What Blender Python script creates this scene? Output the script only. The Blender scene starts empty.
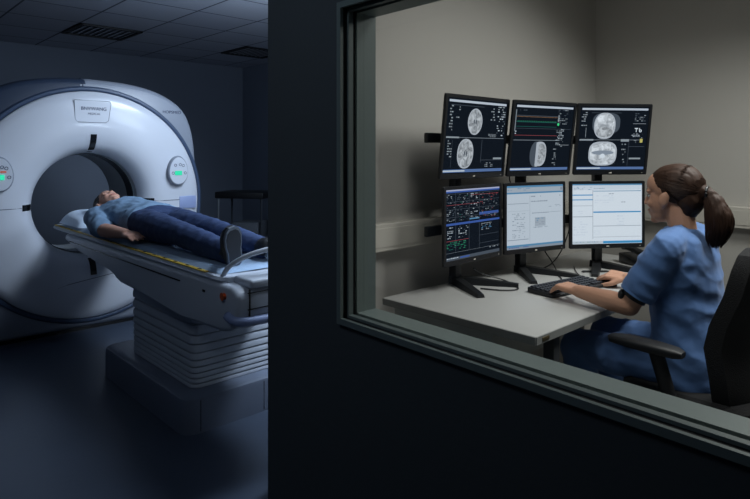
import bpy, bmesh, math, random
from mathutils import Vector, Matrix, Euler, noise
V = Vector
PI = math.pi
SC = bpy.context.scene
COL = SC.collection
random.seed(7)

# ------------------------------------------------------------------ materials
def s2l(c):
    c = c / 255.0
    return c / 12.92 if c <= .04045 else ((c + .055) / 1.055) ** 2.4

def rgb(c):
    return (s2l(c[0]), s2l(c[1]), s2l(c[2]), 1.0)

def mat(name, col, rough=.5, metal=0., var=.06, scale=8., bump=0., bscale=60., spec=.5, stretch=None, coat=0., sheen=0.):
    m = bpy.data.materials.new(name)
    m.use_nodes = True
    nt = m.node_tree
    b = nt.nodes['Principled BSDF']
    b.inputs['Roughness'].default_value = rough
    b.inputs['Metallic'].default_value = metal
    b.inputs['Specular IOR Level'].default_value = spec
    b.inputs['Coat Weight'].default_value = coat
    b.inputs['Sheen Weight'].default_value = sheen
    tc = nt.nodes.new('ShaderNodeTexCoord')
    mp = nt.nodes.new('ShaderNodeMapping')
    if stretch:
        mp.inputs['Scale'].default_value = stretch
    nt.links.new(tc.outputs['Object'], mp.inputs['Vector'])
    n = nt.nodes.new('ShaderNodeTexNoise')
    n.inputs['Scale'].default_value = scale
    n.inputs['Detail'].default_value = 4
    nt.links.new(mp.outputs['Vector'], n.inputs['Vector'])
    mx = nt.nodes.new('ShaderNodeMix')
    mx.data_type = 'RGBA'
    c = rgb(col)
    mx.inputs[6].default_value = tuple(x * (1 - var) for x in c[:3]) + (1,)
    mx.inputs[7].default_value = tuple(min(1, x * (1 + var)) for x in c[:3]) + (1,)
    nt.links.new(n.outputs['Fac'], mx.inputs[0])
    nt.links.new(mx.outputs[2], b.inputs['Base Color'])
    if bump > 0:
        n2 = nt.nodes.new('ShaderNodeTexNoise')
        n2.inputs['Scale'].default_value = bscale
        n2.inputs['Detail'].default_value = 3
        nt.links.new(mp.outputs['Vector'], n2.inputs['Vector'])
        bp = nt.nodes.new('ShaderNodeBump')
        bp.inputs['Strength'].default_value = bump
        bp.inputs['Distance'].default_value = .01
        nt.links.new(n2.outputs['Fac'], bp.inputs['Height'])
        nt.links.new(bp.outputs['Normal'], b.inputs['Normal'])
    return m

def emit(name, col, s=1.0):
    m = bpy.data.materials.new(name)
    m.use_nodes = True
    nt = m.node_tree
    nt.nodes.clear()
    o = nt.nodes.new('ShaderNodeOutputMaterial')
    e = nt.nodes.new('ShaderNodeEmission')
    e.inputs['Color'].default_value = rgb(col)
    e.inputs['Strength'].default_value = s
    nt.links.new(e.outputs[0], o.inputs[0])
    return m

def glass_mat(name):
    m = bpy.data.materials.new(name)
    m.use_nodes = True
    nt = m.node_tree
    nt.nodes.clear()
    o = nt.nodes.new('ShaderNodeOutputMaterial')
    t = nt.nodes.new('ShaderNodeBsdfTransparent')
    t.inputs['Color'].default_value = (.93, .95, .945, 1)
    g = nt.nodes.new('ShaderNodeBsdfGlossy')
    g.inputs['Roughness'].default_value = .02
    f = nt.nodes.new('ShaderNodeFresnel')
    f.inputs['IOR'].default_value = 1.25
    x = nt.nodes.new('ShaderNodeMixShader')
    nt.links.new(f.outputs[0], x.inputs[0])
    nt.links.new(t.outputs[0], x.inputs[1])
    nt.links.new(g.outputs[0], x.inputs[2])
    nt.links.new(x.outputs[0], o.inputs[0])
    return m

def ceiling_mat():
    m = mat('ceiling_tile', (176, 182, 196), .85, bump=.3, bscale=90)
    nt = m.node_tree
    b = nt.nodes['Principled BSDF']
    tc = nt.nodes.new('ShaderNodeTexCoord')
    br = nt.nodes.new('ShaderNodeTexBrick')
    br.offset = 0
    br.squash = 1
    br.inputs['Scale'].default_value = 1
    br.inputs['Brick Width'].default_value = .6
    br.inputs['Row Height'].default_value = .6
    br.inputs['Mortar Size'].default_value = .009
    br.inputs['Mortar Smooth'].default_value = .1
    br.inputs['Color1'].default_value = rgb((168, 174, 188))
    br.inputs['Color2'].default_value = rgb((180, 186, 198))
    br.inputs['Mortar'].default_value = rgb((74, 80, 94))
    nt.links.new(tc.outputs['Object'], br.inputs['Vector'])
    nt.links.new(br.outputs['Color'], b.inputs['Base Color'])
    return m

def brain_mat(name, dark=.12, bright=.75, scale=55.):
    m = bpy.data.materials.new(name)
    m.use_nodes = True
    nt = m.node_tree
    nt.nodes.clear()
    o = nt.nodes.new('ShaderNodeOutputMaterial')
    e = nt.nodes.new('ShaderNodeEmission')
    tc = nt.nodes.new('ShaderNodeTexCoord')
    n = nt.nodes.new('ShaderNodeTexNoise')
    n.inputs['Scale'].default_value = scale
    n.inputs['Detail'].default_value = 3
    n.inputs['Distortion'].default_value = 1.2
    cr = nt.nodes.new('ShaderNodeValToRGB')
    cr.color_ramp.elements[0].position = .35
    cr.color_ramp.elements[1].position = .68
    cr.color_ramp.elements[0].color = (dark * .92, dark * .98, dark * 1.1, 1)
    cr.color_ramp.elements[1].color = (bright * .92, bright * .97, bright * 1.06, 1)
    nt.links.new(tc.outputs['Object'], n.inputs['Vector'])
    nt.links.new(n.outputs['Fac'], cr.inputs['Fac'])
    nt.links.new(cr.outputs['Color'], e.inputs['Color'])
    nt.links.new(e.outputs[0], o.inputs[0])
    return m

M = {}
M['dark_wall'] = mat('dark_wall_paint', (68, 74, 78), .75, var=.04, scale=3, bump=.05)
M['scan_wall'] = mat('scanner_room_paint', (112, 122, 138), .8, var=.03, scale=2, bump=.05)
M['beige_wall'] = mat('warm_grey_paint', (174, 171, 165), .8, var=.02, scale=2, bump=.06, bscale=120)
M['ceil'] = ceiling_mat()
M['ceil2'] = mat('plain_ceiling_paint', (190, 188, 182), .85)
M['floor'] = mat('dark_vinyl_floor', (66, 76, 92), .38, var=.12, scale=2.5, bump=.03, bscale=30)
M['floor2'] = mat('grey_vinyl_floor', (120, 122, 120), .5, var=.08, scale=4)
M['frame'] = mat('grey_green_metal_frame', (112, 124, 122), .45, metal=.15, var=.03)
M['groove'] = mat('black_gasket', (14, 16, 18), .7)
M['glass'] = glass_mat('window_glass')
M['trunk'] = mat('trunking_plastic', (178, 174, 165), .55, var=.02)
M['ct_white'] = mat('gloss_white_plastic', (205, 210, 220), .32, var=.015, scale=2, coat=.15)
M['ct_grey'] = mat('light_grey_plastic', (140, 147, 160), .4, var=.02, scale=2)
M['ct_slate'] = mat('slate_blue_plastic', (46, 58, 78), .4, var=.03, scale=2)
M['ct_trim'] = mat('blue_trim_plastic', (62, 78, 104), .45)
M['ct_bore'] = mat('bore_lining', (150, 156, 162), .45, var=.03)
M['ct_black'] = mat('black_plastic_window', (10, 12, 16), .25)
M['ct_seam'] = mat('dark_seam', (70, 78, 96), .6)
M['ct_lilac'] = mat('lilac_plate', (150, 165, 205), .35)
M['tbl_side'] = mat('table_grey_plastic', (186, 193, 204), .42, var=.02)
M['tbl_bellow'] = mat('bellows_rubber', (182, 189, 200), .6, var=.03)
M['tbl_base'] = mat('base_grey_plastic', (104, 113, 130), .5, var=.04)
M['yellow'] = mat('yellow_strip', (196, 164, 60), .5, var=.1, scale=30)
M['black'] = mat('black_plastic', (20, 22, 25), .45, var=.1)
M['black2'] = mat('matte_black_mesh', (13, 14, 16), .8, var=.1, bump=.3, bscale=300)
M['orange'] = mat('orange_button', (205, 92, 40), .4)
M['sheet'] = mat('pale_blue_sheet', (150, 176, 205), .85, var=.05, bump=.4, bscale=25, sheen=.2)
M['pillow'] = mat('pale_blue_pillowcase', (205, 222, 242), .85, var=.04, bump=.35, bscale=18, sheen=.2)
M['steel'] = mat('brushed_steel', (150, 154, 160), .35, metal=.8)
M['dim_grey'] = mat('dim_grey_metal', (84, 90, 98), .5)
M['pole'] = mat('pale_metal_pole', (150, 158, 166), .4, metal=.3)
M['desk'] = mat('pale_grey_laminate', (178, 178, 176), .42, var=.02, scale=5)
M['deskedge'] = mat('grey_edge_band', (128, 130, 128), .5)
M['deskpanel'] = mat('grey_panel', (168, 172, 170), .55)
M['deskleg'] = mat('dark_desk_leg', (52, 54, 56), .5)
M['brass'] = mat('brass_plate', (120, 108, 82), .35, metal=.7)
M['bezel'] = mat('monitor_black_plastic', (18, 20, 24), .38, var=.1)
M['key'] = mat('keycap_grey', (46, 50, 58), .5, var=.1)
M['chair_fab'] = mat('chair_black_fabric', (22, 22, 24), .9, var=.15, bump=.4, bscale=250)
M['chair_pl'] = mat('chair_black_plastic', (20, 21, 24), .55)
M['chair_grey'] = mat('chair_grey_metal', (150, 152, 150), .35, metal=.4)
M['skin'] = mat('light_skin', (200, 152, 126), .5, var=.07, scale=14, bump=.05, bscale=80)
M['skin2'] = mat('pale_skin', (196, 148, 128), .52, var=.07, scale=14)
M['lip'] = mat('lip_pink', (170, 92, 84), .45)
M['eye'] = mat('eye_white', (205, 205, 200), .2)
M['iris'] = mat('dark_iris', (40, 30, 24), .2)
M['brow'] = mat('brow_brown', (52, 36, 28), .7)
M['hair'] = mat('dark_brown_hair', (58, 38, 27), .62, var=.22, scale=30, stretch=(1, 1, 6), spec=.3)
M['hair2'] = mat('near_black_hair', (28, 24, 24), .5, var=.2, scale=30)
M['scrub'] = mat('blue_scrub_cotton', (84, 120, 174), .85, var=.05, scale=9, bump=.25, bscale=22, sheen=.15)
M['scrub_p'] = mat('blue_scrub_trouser_cotton', (78, 112, 164), .85, var=.05, scale=9, bump=.25, bscale=22, sheen=.15)
M['tee'] = mat('grey_blue_jersey', (112, 140, 168), .85, var=.05, scale=9, bump=.2, bscale=20)
M['jean'] = mat('dark_blue_denim', (36, 55, 92), .85, var=.12, scale=20, bump=.25, bscale=30)
M['shoe'] = mat('dark_shoe', (24, 27, 34), .6)
M['sole'] = mat('grey_shoe_rim', (120, 128, 138), .6)
M['clog'] = mat('white_clog', (170, 172, 172), .5)
M['vent'] = mat('dark_vent_metal', (22, 25, 30), .6)
M['green_led'] = emit('green_indicator', (60, 235, 185), .9)
M['orange_led'] = emit('orange_indicator', (235, 120, 90), .5)
M['lamp'] = emit('lamp_diffuser', (225, 235, 255), 2.5)
M['ink'] = mat('dark_blue_ink', (52, 64, 92), .6)

# ------------------------------------------------------------------ mesh helpers
def nb():
    return bmesh.new()

def xf(vs, rot, c):
    R = rot.to_matrix() if isinstance(rot, Euler) else rot
    for v in vs:
        v.co = R @ v.co + V(c)

def bx(bm, c, s, bev=0., seg=2, rot=None, mi=0):
    r = bmesh.ops.create_cube(bm, size=1)
    vs = r['verts']
    for v in vs:
        v.co = V((v.co.x * s[0], v.co.y * s[1], v.co.z * s[2]))
    fs = set(f for v in vs for f in v.link_faces)
    if bev > 0:
        es = list(set(e for v in vs for e in v.link_edges))
        q = bmesh.ops.bevel(bm, geom=es, offset=bev, segments=seg, affect='EDGES', profile=.5)
        vs = list(set(list(q['verts']) + [v for v in vs if v.is_valid]))
        fs = set(f for v in vs for f in v.link_faces)
    for f in fs:
        f.material_index = mi
    xf(vs, rot or Matrix.Identity(3), c)
    return vs

def loft(bm, rings, closed=True, caps=True, mi=0, cyc=False):
    vr = [[bm.verts.new(p) for p in r] for r in rings]
    n = len(vr[0])
    pairs = list(zip(vr[:-1], vr[1:]))
    if cyc:
        pairs.append((vr[-1], vr[0]))
    for a, b in pairs:
        for i in range(n if closed else n - 1):
            j = (i + 1) % n
            try:
                f = bm.faces.new((a[i], a[j], b[j], b[i]))
                f.material_index = mi
            except ValueError:
                pass
    if caps and closed and not cyc:
        f = bm.faces.new(list(reversed(vr[0]))); f.material_index = mi
        f = bm.faces.new(vr[-1]); f.material_index = mi
    return vr

def frame_of(d):
    d = d.normalized()
    u = V((0, 0, 1)) if abs(d.z) < .9 else V((1, 0, 0))
    a = d.cross(u).normalized()
    return a, a.cross(d).normalized()

def cap(bm, p0, p1, r0, r1, seg=14):
    p0, p1 = V(p0), V(p1)
    d = p1 - p0
    if d.length < 1e-5:
        d = V((0, 0, 1e-4))
    a, b = frame_of(d)
    n = d.normalized()
    rings = []
    for k in (-80, -55, -28, 0):
        t = math.radians(k)
        rings.append((p0 + n * r0 * math.sin(t), r0 * math.cos(t)))
    for k in (0, 28, 55, 80):
        t = math.radians(k)
        rings.append((p1 + n * r1 * math.sin(t), r1 * math.cos(t)))
    loft(bm, [[c + (a * math.cos(2 * PI * i / seg) + b * math.sin(2 * PI * i / seg)) * r for i in range(seg)] for c, r in rings])

def chain(bm, pts, rad, seg=14):
    for i in range(len(pts) - 1):
        cap(bm, pts[i], pts[i + 1], rad[i], rad[i + 1], seg)

def ell(bm, c, r, rot=None, u=20, w=14):
    q = bmesh.ops.create_uvsphere(bm, u_segments=u, v_segments=w, radius=1)
    for v in q['verts']:
        v.co = V((v.co.x * r[0], v.co.y * r[1], v.co.z * r[2]))
    xf(q['verts'], rot or Matrix.Identity(3), c)

def tube(bm, pts, r, seg=8, mi=0, smooth=0):
    pts = [V(p) for p in pts]
    for _ in range(smooth):
        q = [pts[0]]
        for a, b in zip(pts[:-1], pts[1:]):
            q += [a * .75 + b * .25, a * .25 + b * .75]
        q.append(pts[-1])
        pts = q
    rr = r if isinstance(r, (list, tuple)) else [r] * len(pts)
    if len(rr) != len(pts):
        rr = [rr[0] + (rr[-1] - rr[0]) * i / (len(pts) - 1) for i in range(len(pts))]
    rings = []
    a = None
    for i, p in enumerate(pts):
        d = (pts[min(i + 1, len(pts) - 1)] - pts[max(i - 1, 0)]).normalized()
        if a is None:
            a, b = frame_of(d)
        else:
            a = (a - d * a.dot(d)).normalized()
            b = d.cross(a)
        rings.append([p + (a * math.cos(2 * PI * k / seg) + b * math.sin(2 * PI * k / seg)) * rr[i] for k in range(seg)])
    loft(bm, rings, mi=mi)

def cyl(bm, p0, p1, r0, r1=None, seg=20, mi=0):
    tube(bm, [p0, p1], [r0, r0 if r1 is None else r1], seg, mi)

def prism(bm, poly, axis, a, b, bev=0., seg=2, mi=0):
    """polygon in the plane across `axis`, drawn out from a to b"""
    def pt(p, t):
        return V((t, p[0], p[1])) if axis == 0 else V((p[0], t, p[1])) if axis == 1 else V((p[0], p[1], t))
    v0 = [bm.verts.new(pt(p, a)) for p in poly]
    v1 = [bm.verts.new(pt(p, b)) for p in poly]
    n = len(poly)
    fs = [bm.faces.new(v0), bm.faces.new(list(reversed(v1)))]
    for i in range(n):
        fs.append(bm.faces.new((v0[i], v1[i], v1[(i + 1) % n], v0[(i + 1) % n])))
    for f in fs:
        f.material_index = mi
    if bev > 0:
        es = list(set(e for f in fs for e in f.edges))
        bmesh.ops.bevel(bm, geom=es, offset=bev, segments=seg, affect='EDGES', profile=.5, clamp_overlap=True)

def rrect(w, h, r, n=5):
    out = []
    for cx, cy, a0 in ((w / 2 - r, h / 2 - r, 0), (-w / 2 + r, h / 2 - r, 90), (-w / 2 + r, -h / 2 + r, 180), (w / 2 - r, -h / 2 + r, 270)):
        for k in range(n + 1):
            a = math.radians(a0 + 90 * k / n)
            out.append((cx + r * math.cos(a), cy + r * math.sin(a)))
    return out

def crom(pts, n=6, closed=False):
    P = [V(p) for p in pts]
    out = []
    L = len(P)
    rng = range(L) if closed else range(L - 1)
    for i in rng:
        g = (lambda k: P[k % L]) if closed else (lambda k: P[max(0, min(L - 1, k))])
        a, b, c, d = g(i - 1), g(i), g(i + 1), g(i + 2)
        for k in range(n):
            t = k / n
            out.append(.5 * ((2 * b) + (c - a) * t + (2 * a - 5 * b + 4 * c - d) * t * t + (3 * b - a - 3 * c + d) * t ** 3))
    if not closed:
        out.append(P[-1])
    return out

def obj(name, bm, m, parent=None, smooth=True, off=None, angle=35, normals=True):
    if off is not None:
        for v in bm.verts:
            v.co -= V(off)
    if normals:
        bmesh.ops.recalc_face_normals(bm, faces=bm.faces[:])
    me = bpy.data.meshes.new(name)
    bm.to_mesh(me)
    bm.free()
    for x in (m if isinstance(m, list) else [m]):
        me.materials.append(x)
    if smooth:
        me.shade_smooth()
        try:
            me.set_sharp_from_angle(angle=math.radians(angle))
        except Exception:
            pass
    o = bpy.data.objects.new(name, me)
    COL.objects.link(o)
    if parent:
        o.parent = parent
    return o

def thing(name, label, cat, loc=(0, 0, 0), rot=(0, 0, 0), group=None):
    o = bpy.data.objects.new(name, None)
    o.empty_display_size = .1
    COL.objects.link(o)
    o.location = loc
    o.rotation_euler = rot
    o['label'] = label
    o['category'] = cat
    if group:
        o['group'] = group
    return o

def tag(o, label, cat, group=None):
    o['label'] = label
    o['category'] = cat
    if group:
        o['group'] = group
    return o

def struct(name, bm, m, smooth=False):
    o = obj(name, bm, m, smooth=smooth)
    o['kind'] = 'structure'
    return o

def bake(name, bm, voxel, m, parent, off=None, sm=4, disp=None, angle=180):
    """one continuous skin over all the volumes in bm"""
    me = bpy.data.meshes.new('tmp')
    bmesh.ops.recalc_face_normals(bm, faces=bm.faces[:])
    bm.to_mesh(me)
    bm.free()
    t = bpy.data.objects.new('tmp', me)
    COL.objects.link(t)
    r = t.modifiers.new('r', 'REMESH')
    r.mode = 'VOXEL'
    r.voxel_size = voxel
    if sm:
        s = t.modifiers.new('s', 'SMOOTH')
        s.factor = .5
        s.iterations = sm
    dg = bpy.context.evaluated_depsgraph_get()
    dg.update()
    me2 = bpy.data.meshes.new_from_object(t.evaluated_get(dg))
    bpy.data.objects.remove(t)
    bpy.data.meshes.remove(me)
    b2 = nb()
    b2.from_mesh(me2)
    bpy.data.meshes.remove(me2)
    b2.normal_update()
    if disp:
        mv = [(v, v.co + v.normal * disp(v.co, v.normal)) for v in b2.verts]
        for v, c in mv:
            v.co = c
    return obj(name, b2, m, parent, True, off, angle)

def lettering(txt, size, m, parent, mtx, name='lettering', ext=.0008, bold=0.):
    cu = bpy.data.curves.new('t', 'FONT')
    cu.body = txt
    cu.size = size
    cu.extrude = ext
    cu.offset = bold
    cu.align_x = 'CENTER'
    cu.align_y = 'CENTER'
    t = bpy.data.objects.new('t', cu)
    COL.objects.link(t)
    dg = bpy.context.evaluated_depsgraph_get()
    dg.update()
    me = bpy.data.meshes.new_from_object(t.evaluated_get(dg))
    bpy.data.objects.remove(t)
    me.transform(mtx)
    me.name = name
    me.materials.clear()
    me.materials.append(m)
    o = bpy.data.objects.new(name, me)
    COL.objects.link(o)
    o.parent = parent
    return o

# ------------------------------------------------------------------ camera
cam = bpy.data.cameras.new('camera')
cam.sensor_width = 36
cam.lens = 589 / 750 * 36
cam.shift_y = -97.5 / 750
cam.clip_start = .02
co = bpy.data.objects.new('camera', cam)
COL.objects.link(co)
co.location = (0, 0, 1.37)
co.rotation_euler = (PI / 2, 0, math.radians(46.7))
SC.camera = co

# ------------------------------------------------------------------ the setting
HC = 2.6
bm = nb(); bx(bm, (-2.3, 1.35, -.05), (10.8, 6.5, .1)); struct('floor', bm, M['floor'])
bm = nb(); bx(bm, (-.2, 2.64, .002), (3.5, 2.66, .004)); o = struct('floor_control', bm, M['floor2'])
bm = nb(); bx(bm, (-2.3, 1.35, HC + .05), (10.8, 6.5, .1)); struct('ceiling', bm, M['ceil'])
bm = nb(); bx(bm, (-.2, 2.64, HC - .004), (3.5, 2.66, .008)); struct('ceiling_control', bm, M['ceil2'])
bm = nb(); bx(bm, (-7.65, 1.35, HC / 2), (.1, 6.5, HC)); struct('wall_back', bm, M['scan_wall'])
bm = nb(); bx(bm, (-4.85, 4.55, HC / 2), (5.6, .1, HC)); struct('wall_side', bm, M['scan_wall'])
bm = nb(); bx(bm, (-2.0, 2.95, HC / 2), (.1, 3.1, HC), mi=0)
struct('wall_partition', bm, M['beige_wall'])
bm = nb(); bx(bm, (-.2, 4.02, HC / 2), (3.5, .1, HC)); struct('wall_far', bm, M['beige_wall'])
bm = nb(); bx(bm, (1.6, 2.5, HC / 2), (.1, 2.93, HC)); struct('wall_right', bm, M['beige_wall'])
bm = nb(); bx(bm, (-2.3, -1.9, HC / 2), (10.8, .1, HC)); struct('wall_rear', bm, M['scan_wall'])
bm = nb(); bx(bm, (3.05, -.4, HC / 2), (.1, 3, HC)); struct('wall_end', bm, M['scan_wall'])
# dark wall with the opening
X0, X1, Z0, Z1, YA, YB = -1.22, .75, .918, 1.762, 1.03, 1.133
bm = nb()
prism(bm, [(-1.6, YA), (X0, YA), (X0, YB), (-1.68, YB), (-1.95, 1.33), (-1.95, 1.395), (-2.05, 1.395), (-2.05, 1.36)], 2, 0, HC)
bx(bm, ((X0 + X1) / 2, (YA + YB) / 2, Z0 / 2), (X1 - X0, YB - YA, Z0))
bx(bm, ((X0 + X1) / 2, (YA + YB) / 2, (Z1 + HC) / 2), (X1 - X0, YB - YA, HC - Z1))
bx(bm, ((X1 + 3) / 2, (YA + YB) / 2, HC / 2), (3 - X1, YB - YA, HC))
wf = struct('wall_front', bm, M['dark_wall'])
TURN = Matrix.Translation((X0, YA, 0)) @ Matrix.Rotation(math.radians(-1.35), 4, 'Z') @ Matrix.Translation((-X0, -YA, 0))
wf.matrix_world = TURN

def ring(bm, o, i, ya, yb, mi=0):
    """rectangular ring lining the opening, outer offset o, inner offset i"""
    def r(t):
        return [(X0 - t, Z0 - t), (X1 + t, Z0 - t), (X1 + t, Z1 + t), (X0 - t, Z1 + t)]
    loft(bm, [[V((p[0], ya, p[1])) for p in r(o)], [V((p[0], yb, p[1])) for p in r(o)],
              [V((p[0], yb, p[1])) for p in r(i)], [V((p[0], ya, p[1])) for p in r(i)]], caps=False, cyc=True, mi=mi)
win = thing('window_1', 'control room window with stepped grey metal frame', 'window')
del win['label'], win['category']
win['kind'] = 'structure'
win.matrix_world = TURN
bm = nb()
ring(bm, .012, -.004, YA - .012, YA - .002)           # thin outer bead
ring(bm, .0, -.010, YA + .012, YA + .028)             # middle bead
ring(bm, .0, -.012, YA + .040, YB + .006)             # wide reveal lining
obj('window_frame', bm, M['frame'], win, smooth=False)
bm = nb()
ring(bm, .0, -.003, YA - .002, YA + .012)
ring(bm, .0, -.004, YA + .028, YA + .040)
obj('window_gasket', bm, M['groove'], win, smooth=False)
bm = nb(); bx(bm, ((X0 + X1) / 2, YA + .034, (Z0 + Z1) / 2), (X1 - X0 - .006, .006, Z1 - Z0 - .006))
obj('glass_pane', bm, M['glass'], win, smooth=False)

# wall trunking in the control room
bm = nb()
bx(bm, (-1.922, 2.685, .985), (.056, 2.56, .125), .004)
bx(bm, (-1.893, 2.685, .985), (.004, 2.56, .085), .001)
struct('trim_1', bm, M['trunk'])
bm = nb()
bx(bm, (-.2, 3.942, .985), (3.38, .056, .125), .004)
bx(bm, (-.2, 3.913, .985), (3.38, .004, .085), .001)
struct('trim_2', bm, M['trunk'])

# ceiling vents of the scanner room
def vent(x, y, w, l, label):
    t = thing('ceiling_vent', label, 'vent', (x, y, HC), group='dark ceiling vents')
    bm = nb()
    for sx, sy, a, b in ((-1, 0, .03, l), (1, 0, .03, l), (0, -1, w, .03), (0, 1, w, .03)):
        bx(bm, (sx * (w / 2 - .015), sy * (l / 2 - .015), -.008), (a, b, .016), .003)
    obj('vent_frame', bm, M['vent'], t)
    bm = nb()
    for k in range(9):
        bx(bm, (0, -l / 2 + .06 + k * (l - .12) / 8, -.006), (w - .06, .028, .004), rot=Euler((.5, 0, 0)))
    obj('louvre', bm, M['vent'], t)
vent(-6.3, 2.1, .6, .6, 'dark square ceiling vent directly above the scanner')
vent(-6.3, 3.9, .6, .6, 'dark square ceiling vent beside the dark wall edge, over the equipment cart')

# ------------------------------------------------------------------ CT scanner
GY, GZ = 1.52, .97
ct = thing('ct_scanner', 'large white ring shaped scanner with round bore, behind the patient table', 'scanner', (-5.2, GY, 0))
OFF = (-5.2, GY, 0)
half = [(0, 1.935), (.3, 1.918), (.55, 1.86), (.74, 1.745), (.83, 1.58), (.868, 1.35), (.88, .97), (.88, .5), (.868, .12), (.845, .03), (.45, .025), (0, .025)]
top = crom([V((y, z, 0)) for y, z in half[:9]], 8)
right = [(p.x, p.y) for p in top] + half[9:]
outline = right + [(-y, z) for y, z in reversed(right[1:-1])]

def rho(t):
    """distance from the bore axis to the outline in direction t (0 = +Y, counter-clockwise)"""
    d = (math.cos(t), math.sin(t))
    best = 9
    n = len(outline)
    for i in range(n):
        a, b = outline[i], outline[(i + 1) % n]
        ax, ay, bx_, by = a[0], a[1] - GZ, b[0], b[1] - GZ
        ex, ey = bx_ - ax, by - ay
        den = d[0] * ey - d[1] * ex
        if abs(den) < 1e-9:
            continue
        r = (ax * ey - ay * ex) / den
        u = (ax * d[1] - ay * d[0]) / den
        if r > 0 and -1e-6 <= u <= 1 + 1e-6:
            best = min(best, r)
    return best
NS = 144
TH = [2 * PI * k / NS for k in range(NS)]
RHO = [rho(t) for t in TH]

def cring(x, r):
    rr = r if isinstance(r, list) else [r] * NS
    return [V((x, GY + rr[k] * math.cos(TH[k]), GZ + rr[k] * math.sin(TH[k]))) for k in range(NS)]

def scaled(f, d=0.):
    return [max(.5, r * f - d) for r in RHO]
# shroud: two upper halves split by a seam, plus the rear shell
bm = nb()
loft(bm, [cring(-4.80, .80), cring(-4.80, scaled(1, .045)), cring(-4.815, scaled(1, .018)), cring(-4.85, scaled(1)), cring(-5.62, scaled(1)),
          cring(-5.68, scaled(1, .03)), cring(-5.70, scaled(1, .08)), cring(-5.70, .45)], caps=False)
# left of the seam, upper part only, the cover gets a darker slate colour
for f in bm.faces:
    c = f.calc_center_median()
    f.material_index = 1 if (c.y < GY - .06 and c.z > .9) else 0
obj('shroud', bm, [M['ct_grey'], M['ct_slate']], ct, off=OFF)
bm = nb()
prof = [(-5.66, .47), (-5.62, .42), (-5.50, .392), (-5.10, .39)]
loft(bm, [cring(x, r) for x, r in prof], caps=False)
loft(bm, [cring(x, r) for x, r in [(-4.97, .39), (-4.90, .392)]], caps=False)
obj('bore_lining', bm, M['ct_bore'], ct, off=OFF)
bm = nb()
loft(bm, [cring(x, r) for x, r in [(-5.105, .391), (-5.10, .384), (-4.97, .384), (-4.965, .391)]], caps=False)
obj('scan_window', bm, M['ct_black'], ct, off=OFF)
FACE = [(-4.90, .392), (-4.86, .398), (-4.82, .412), (-4.785, .435), (-4.76, .465), (-4.745, .505), (-4.735, .55), (-4.732, .62),
        (-4.736, .72), (-4.745, .80), (-4.757, .845), (-4.775, .862), (-4.81, .866)]

def face_x(r):
    for (xa, ra), (xb, rb) in zip(FACE[:-1], FACE[1:]):
        if ra <= r <= rb:
            return xa + (xb - xa) * (r - ra) / (rb - ra)
    return -4.76
bm = nb()
loft(bm, [cring(x, r) for x, r in FACE], caps=False)
obj('front_cover', bm, M['ct_white'], ct, off=OFF)
bm = nb()
loft(bm, [cring(x, r) for x, r in [(-4.81, .864), (-4.784, .868), (-4.776, .878), (-4.779, .892), (-4.79, .902), (-4.81, .905)]], caps=False)
obj('trim_ring', bm, M['ct_trim'], ct, off=OFF)

def on_face(t, r, lift=.002):
    return V((face_x(r) + lift, GY + r * math.cos(t), GZ + r * math.sin(t)))
# four laser slots round the bore
for t, ra, rb in ((PI / 2, .402, .535), (PI, .402, .475), (-PI / 2, .402, .535), (0, .402, .475)):
    bm = nb()
    w = .022
    A, B = [], []
    for k in range(9):
        r = ra + (rb - ra) * k / 8
        A.append(on_face(t, r, .003) + V((0, -math.sin(t), math.cos(t))) * w)
        B.append(on_face(t, r, .003) - V((0, -math.sin(t), math.cos(t))) * w)
    A0 = [p - V((.012, 0, 0)) for p in A]; B0 = [p - V((.012, 0, 0)) for p in B]
    loft(bm, [[a, b, d, c] for a, b, c, d in zip(A, B, A0, B0)])
    obj('laser_slot', bm, M['ct_black'], ct, off=OFF)
# seams of the covers
for t in (PI, 0):
    bm = nb(); tube(bm, [on_face(t, r, .0005) for r in (.48, .55, .62, .7, .78, .84)], .0025, 6)
    obj('cover_seam', bm, M['ct_seam'], ct, off=OFF)
bm = nb()
pts = [(-.42, -.74), (-.30, -.60), (.0, -.56), (.32, -.52), (.46, -.55), (.56, -.62)]
tube(bm, [V((face_x(math.hypot(*p)) + .0005, GY + p[0], GZ + p[1])) for p in pts], .0025, 6, smooth=2)
obj('cover_seam', bm, M['ct_seam'], ct, off=OFF)
bm = nb()
tube(bm, [V((-4.80, GY - .06, GZ + .88 + .02 * k)) for k in range(3)] + [V((-4.85, GY - .06, 1.936)), V((-5.6, GY - .06, 1.936))], .004, 6)
obj('cover_seam', bm, M['ct_seam'], ct, off=OFF)
# name plate above the bore
bp = obj('name_plate', nb(), M['ct_white'], ct)
bm = nb()
prism(bm, [(-.13, .075), (.125, .075), (.135, .06), (.115, -.075), (.095, -.09), (-.105, -.09), (-.125, -.07)], 0, -.006, .004, .002)
for v in bm.verts:
    v.co += V((-4.735, GY - .01, GZ + .715)) - V(OFF)
bmesh.ops.recalc_face_normals(bm, faces=bm.faces[:])
bm.to_mesh(bp.data); bm.free()
bm = nb()
tube(bm, [V((-4.7325, GY - .01 + p[0], GZ + .715 + p[1])) for p in [(-.13, .075), (.125, .075), (.135, .06), (.115, -.075), (.095, -.09), (-.105, -.09)]], .0022, 6)
obj('plate_outline', bm, M['ct_seam'], bp, off=OFF)
TM = Matrix(((0, 0, 1, 0), (1, 0, 0, 0), (0, 1, 0, 0), (0, 0, 0, 1)))     # text plane facing +X, reading along +Y
def tmx(x, y, z):
    return Matrix.Translation(V((x, y, z)) - V(OFF)) @ TM
lettering('BNVWANG', .036, M['ink'], bp, tmx(-4.7302, GY - .002, GZ + .728), bold=.0003)
lettering('MEDICAL', .022, M['ink'], bp, tmx(-4.7302, GY + .0, GZ + .69))
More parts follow.
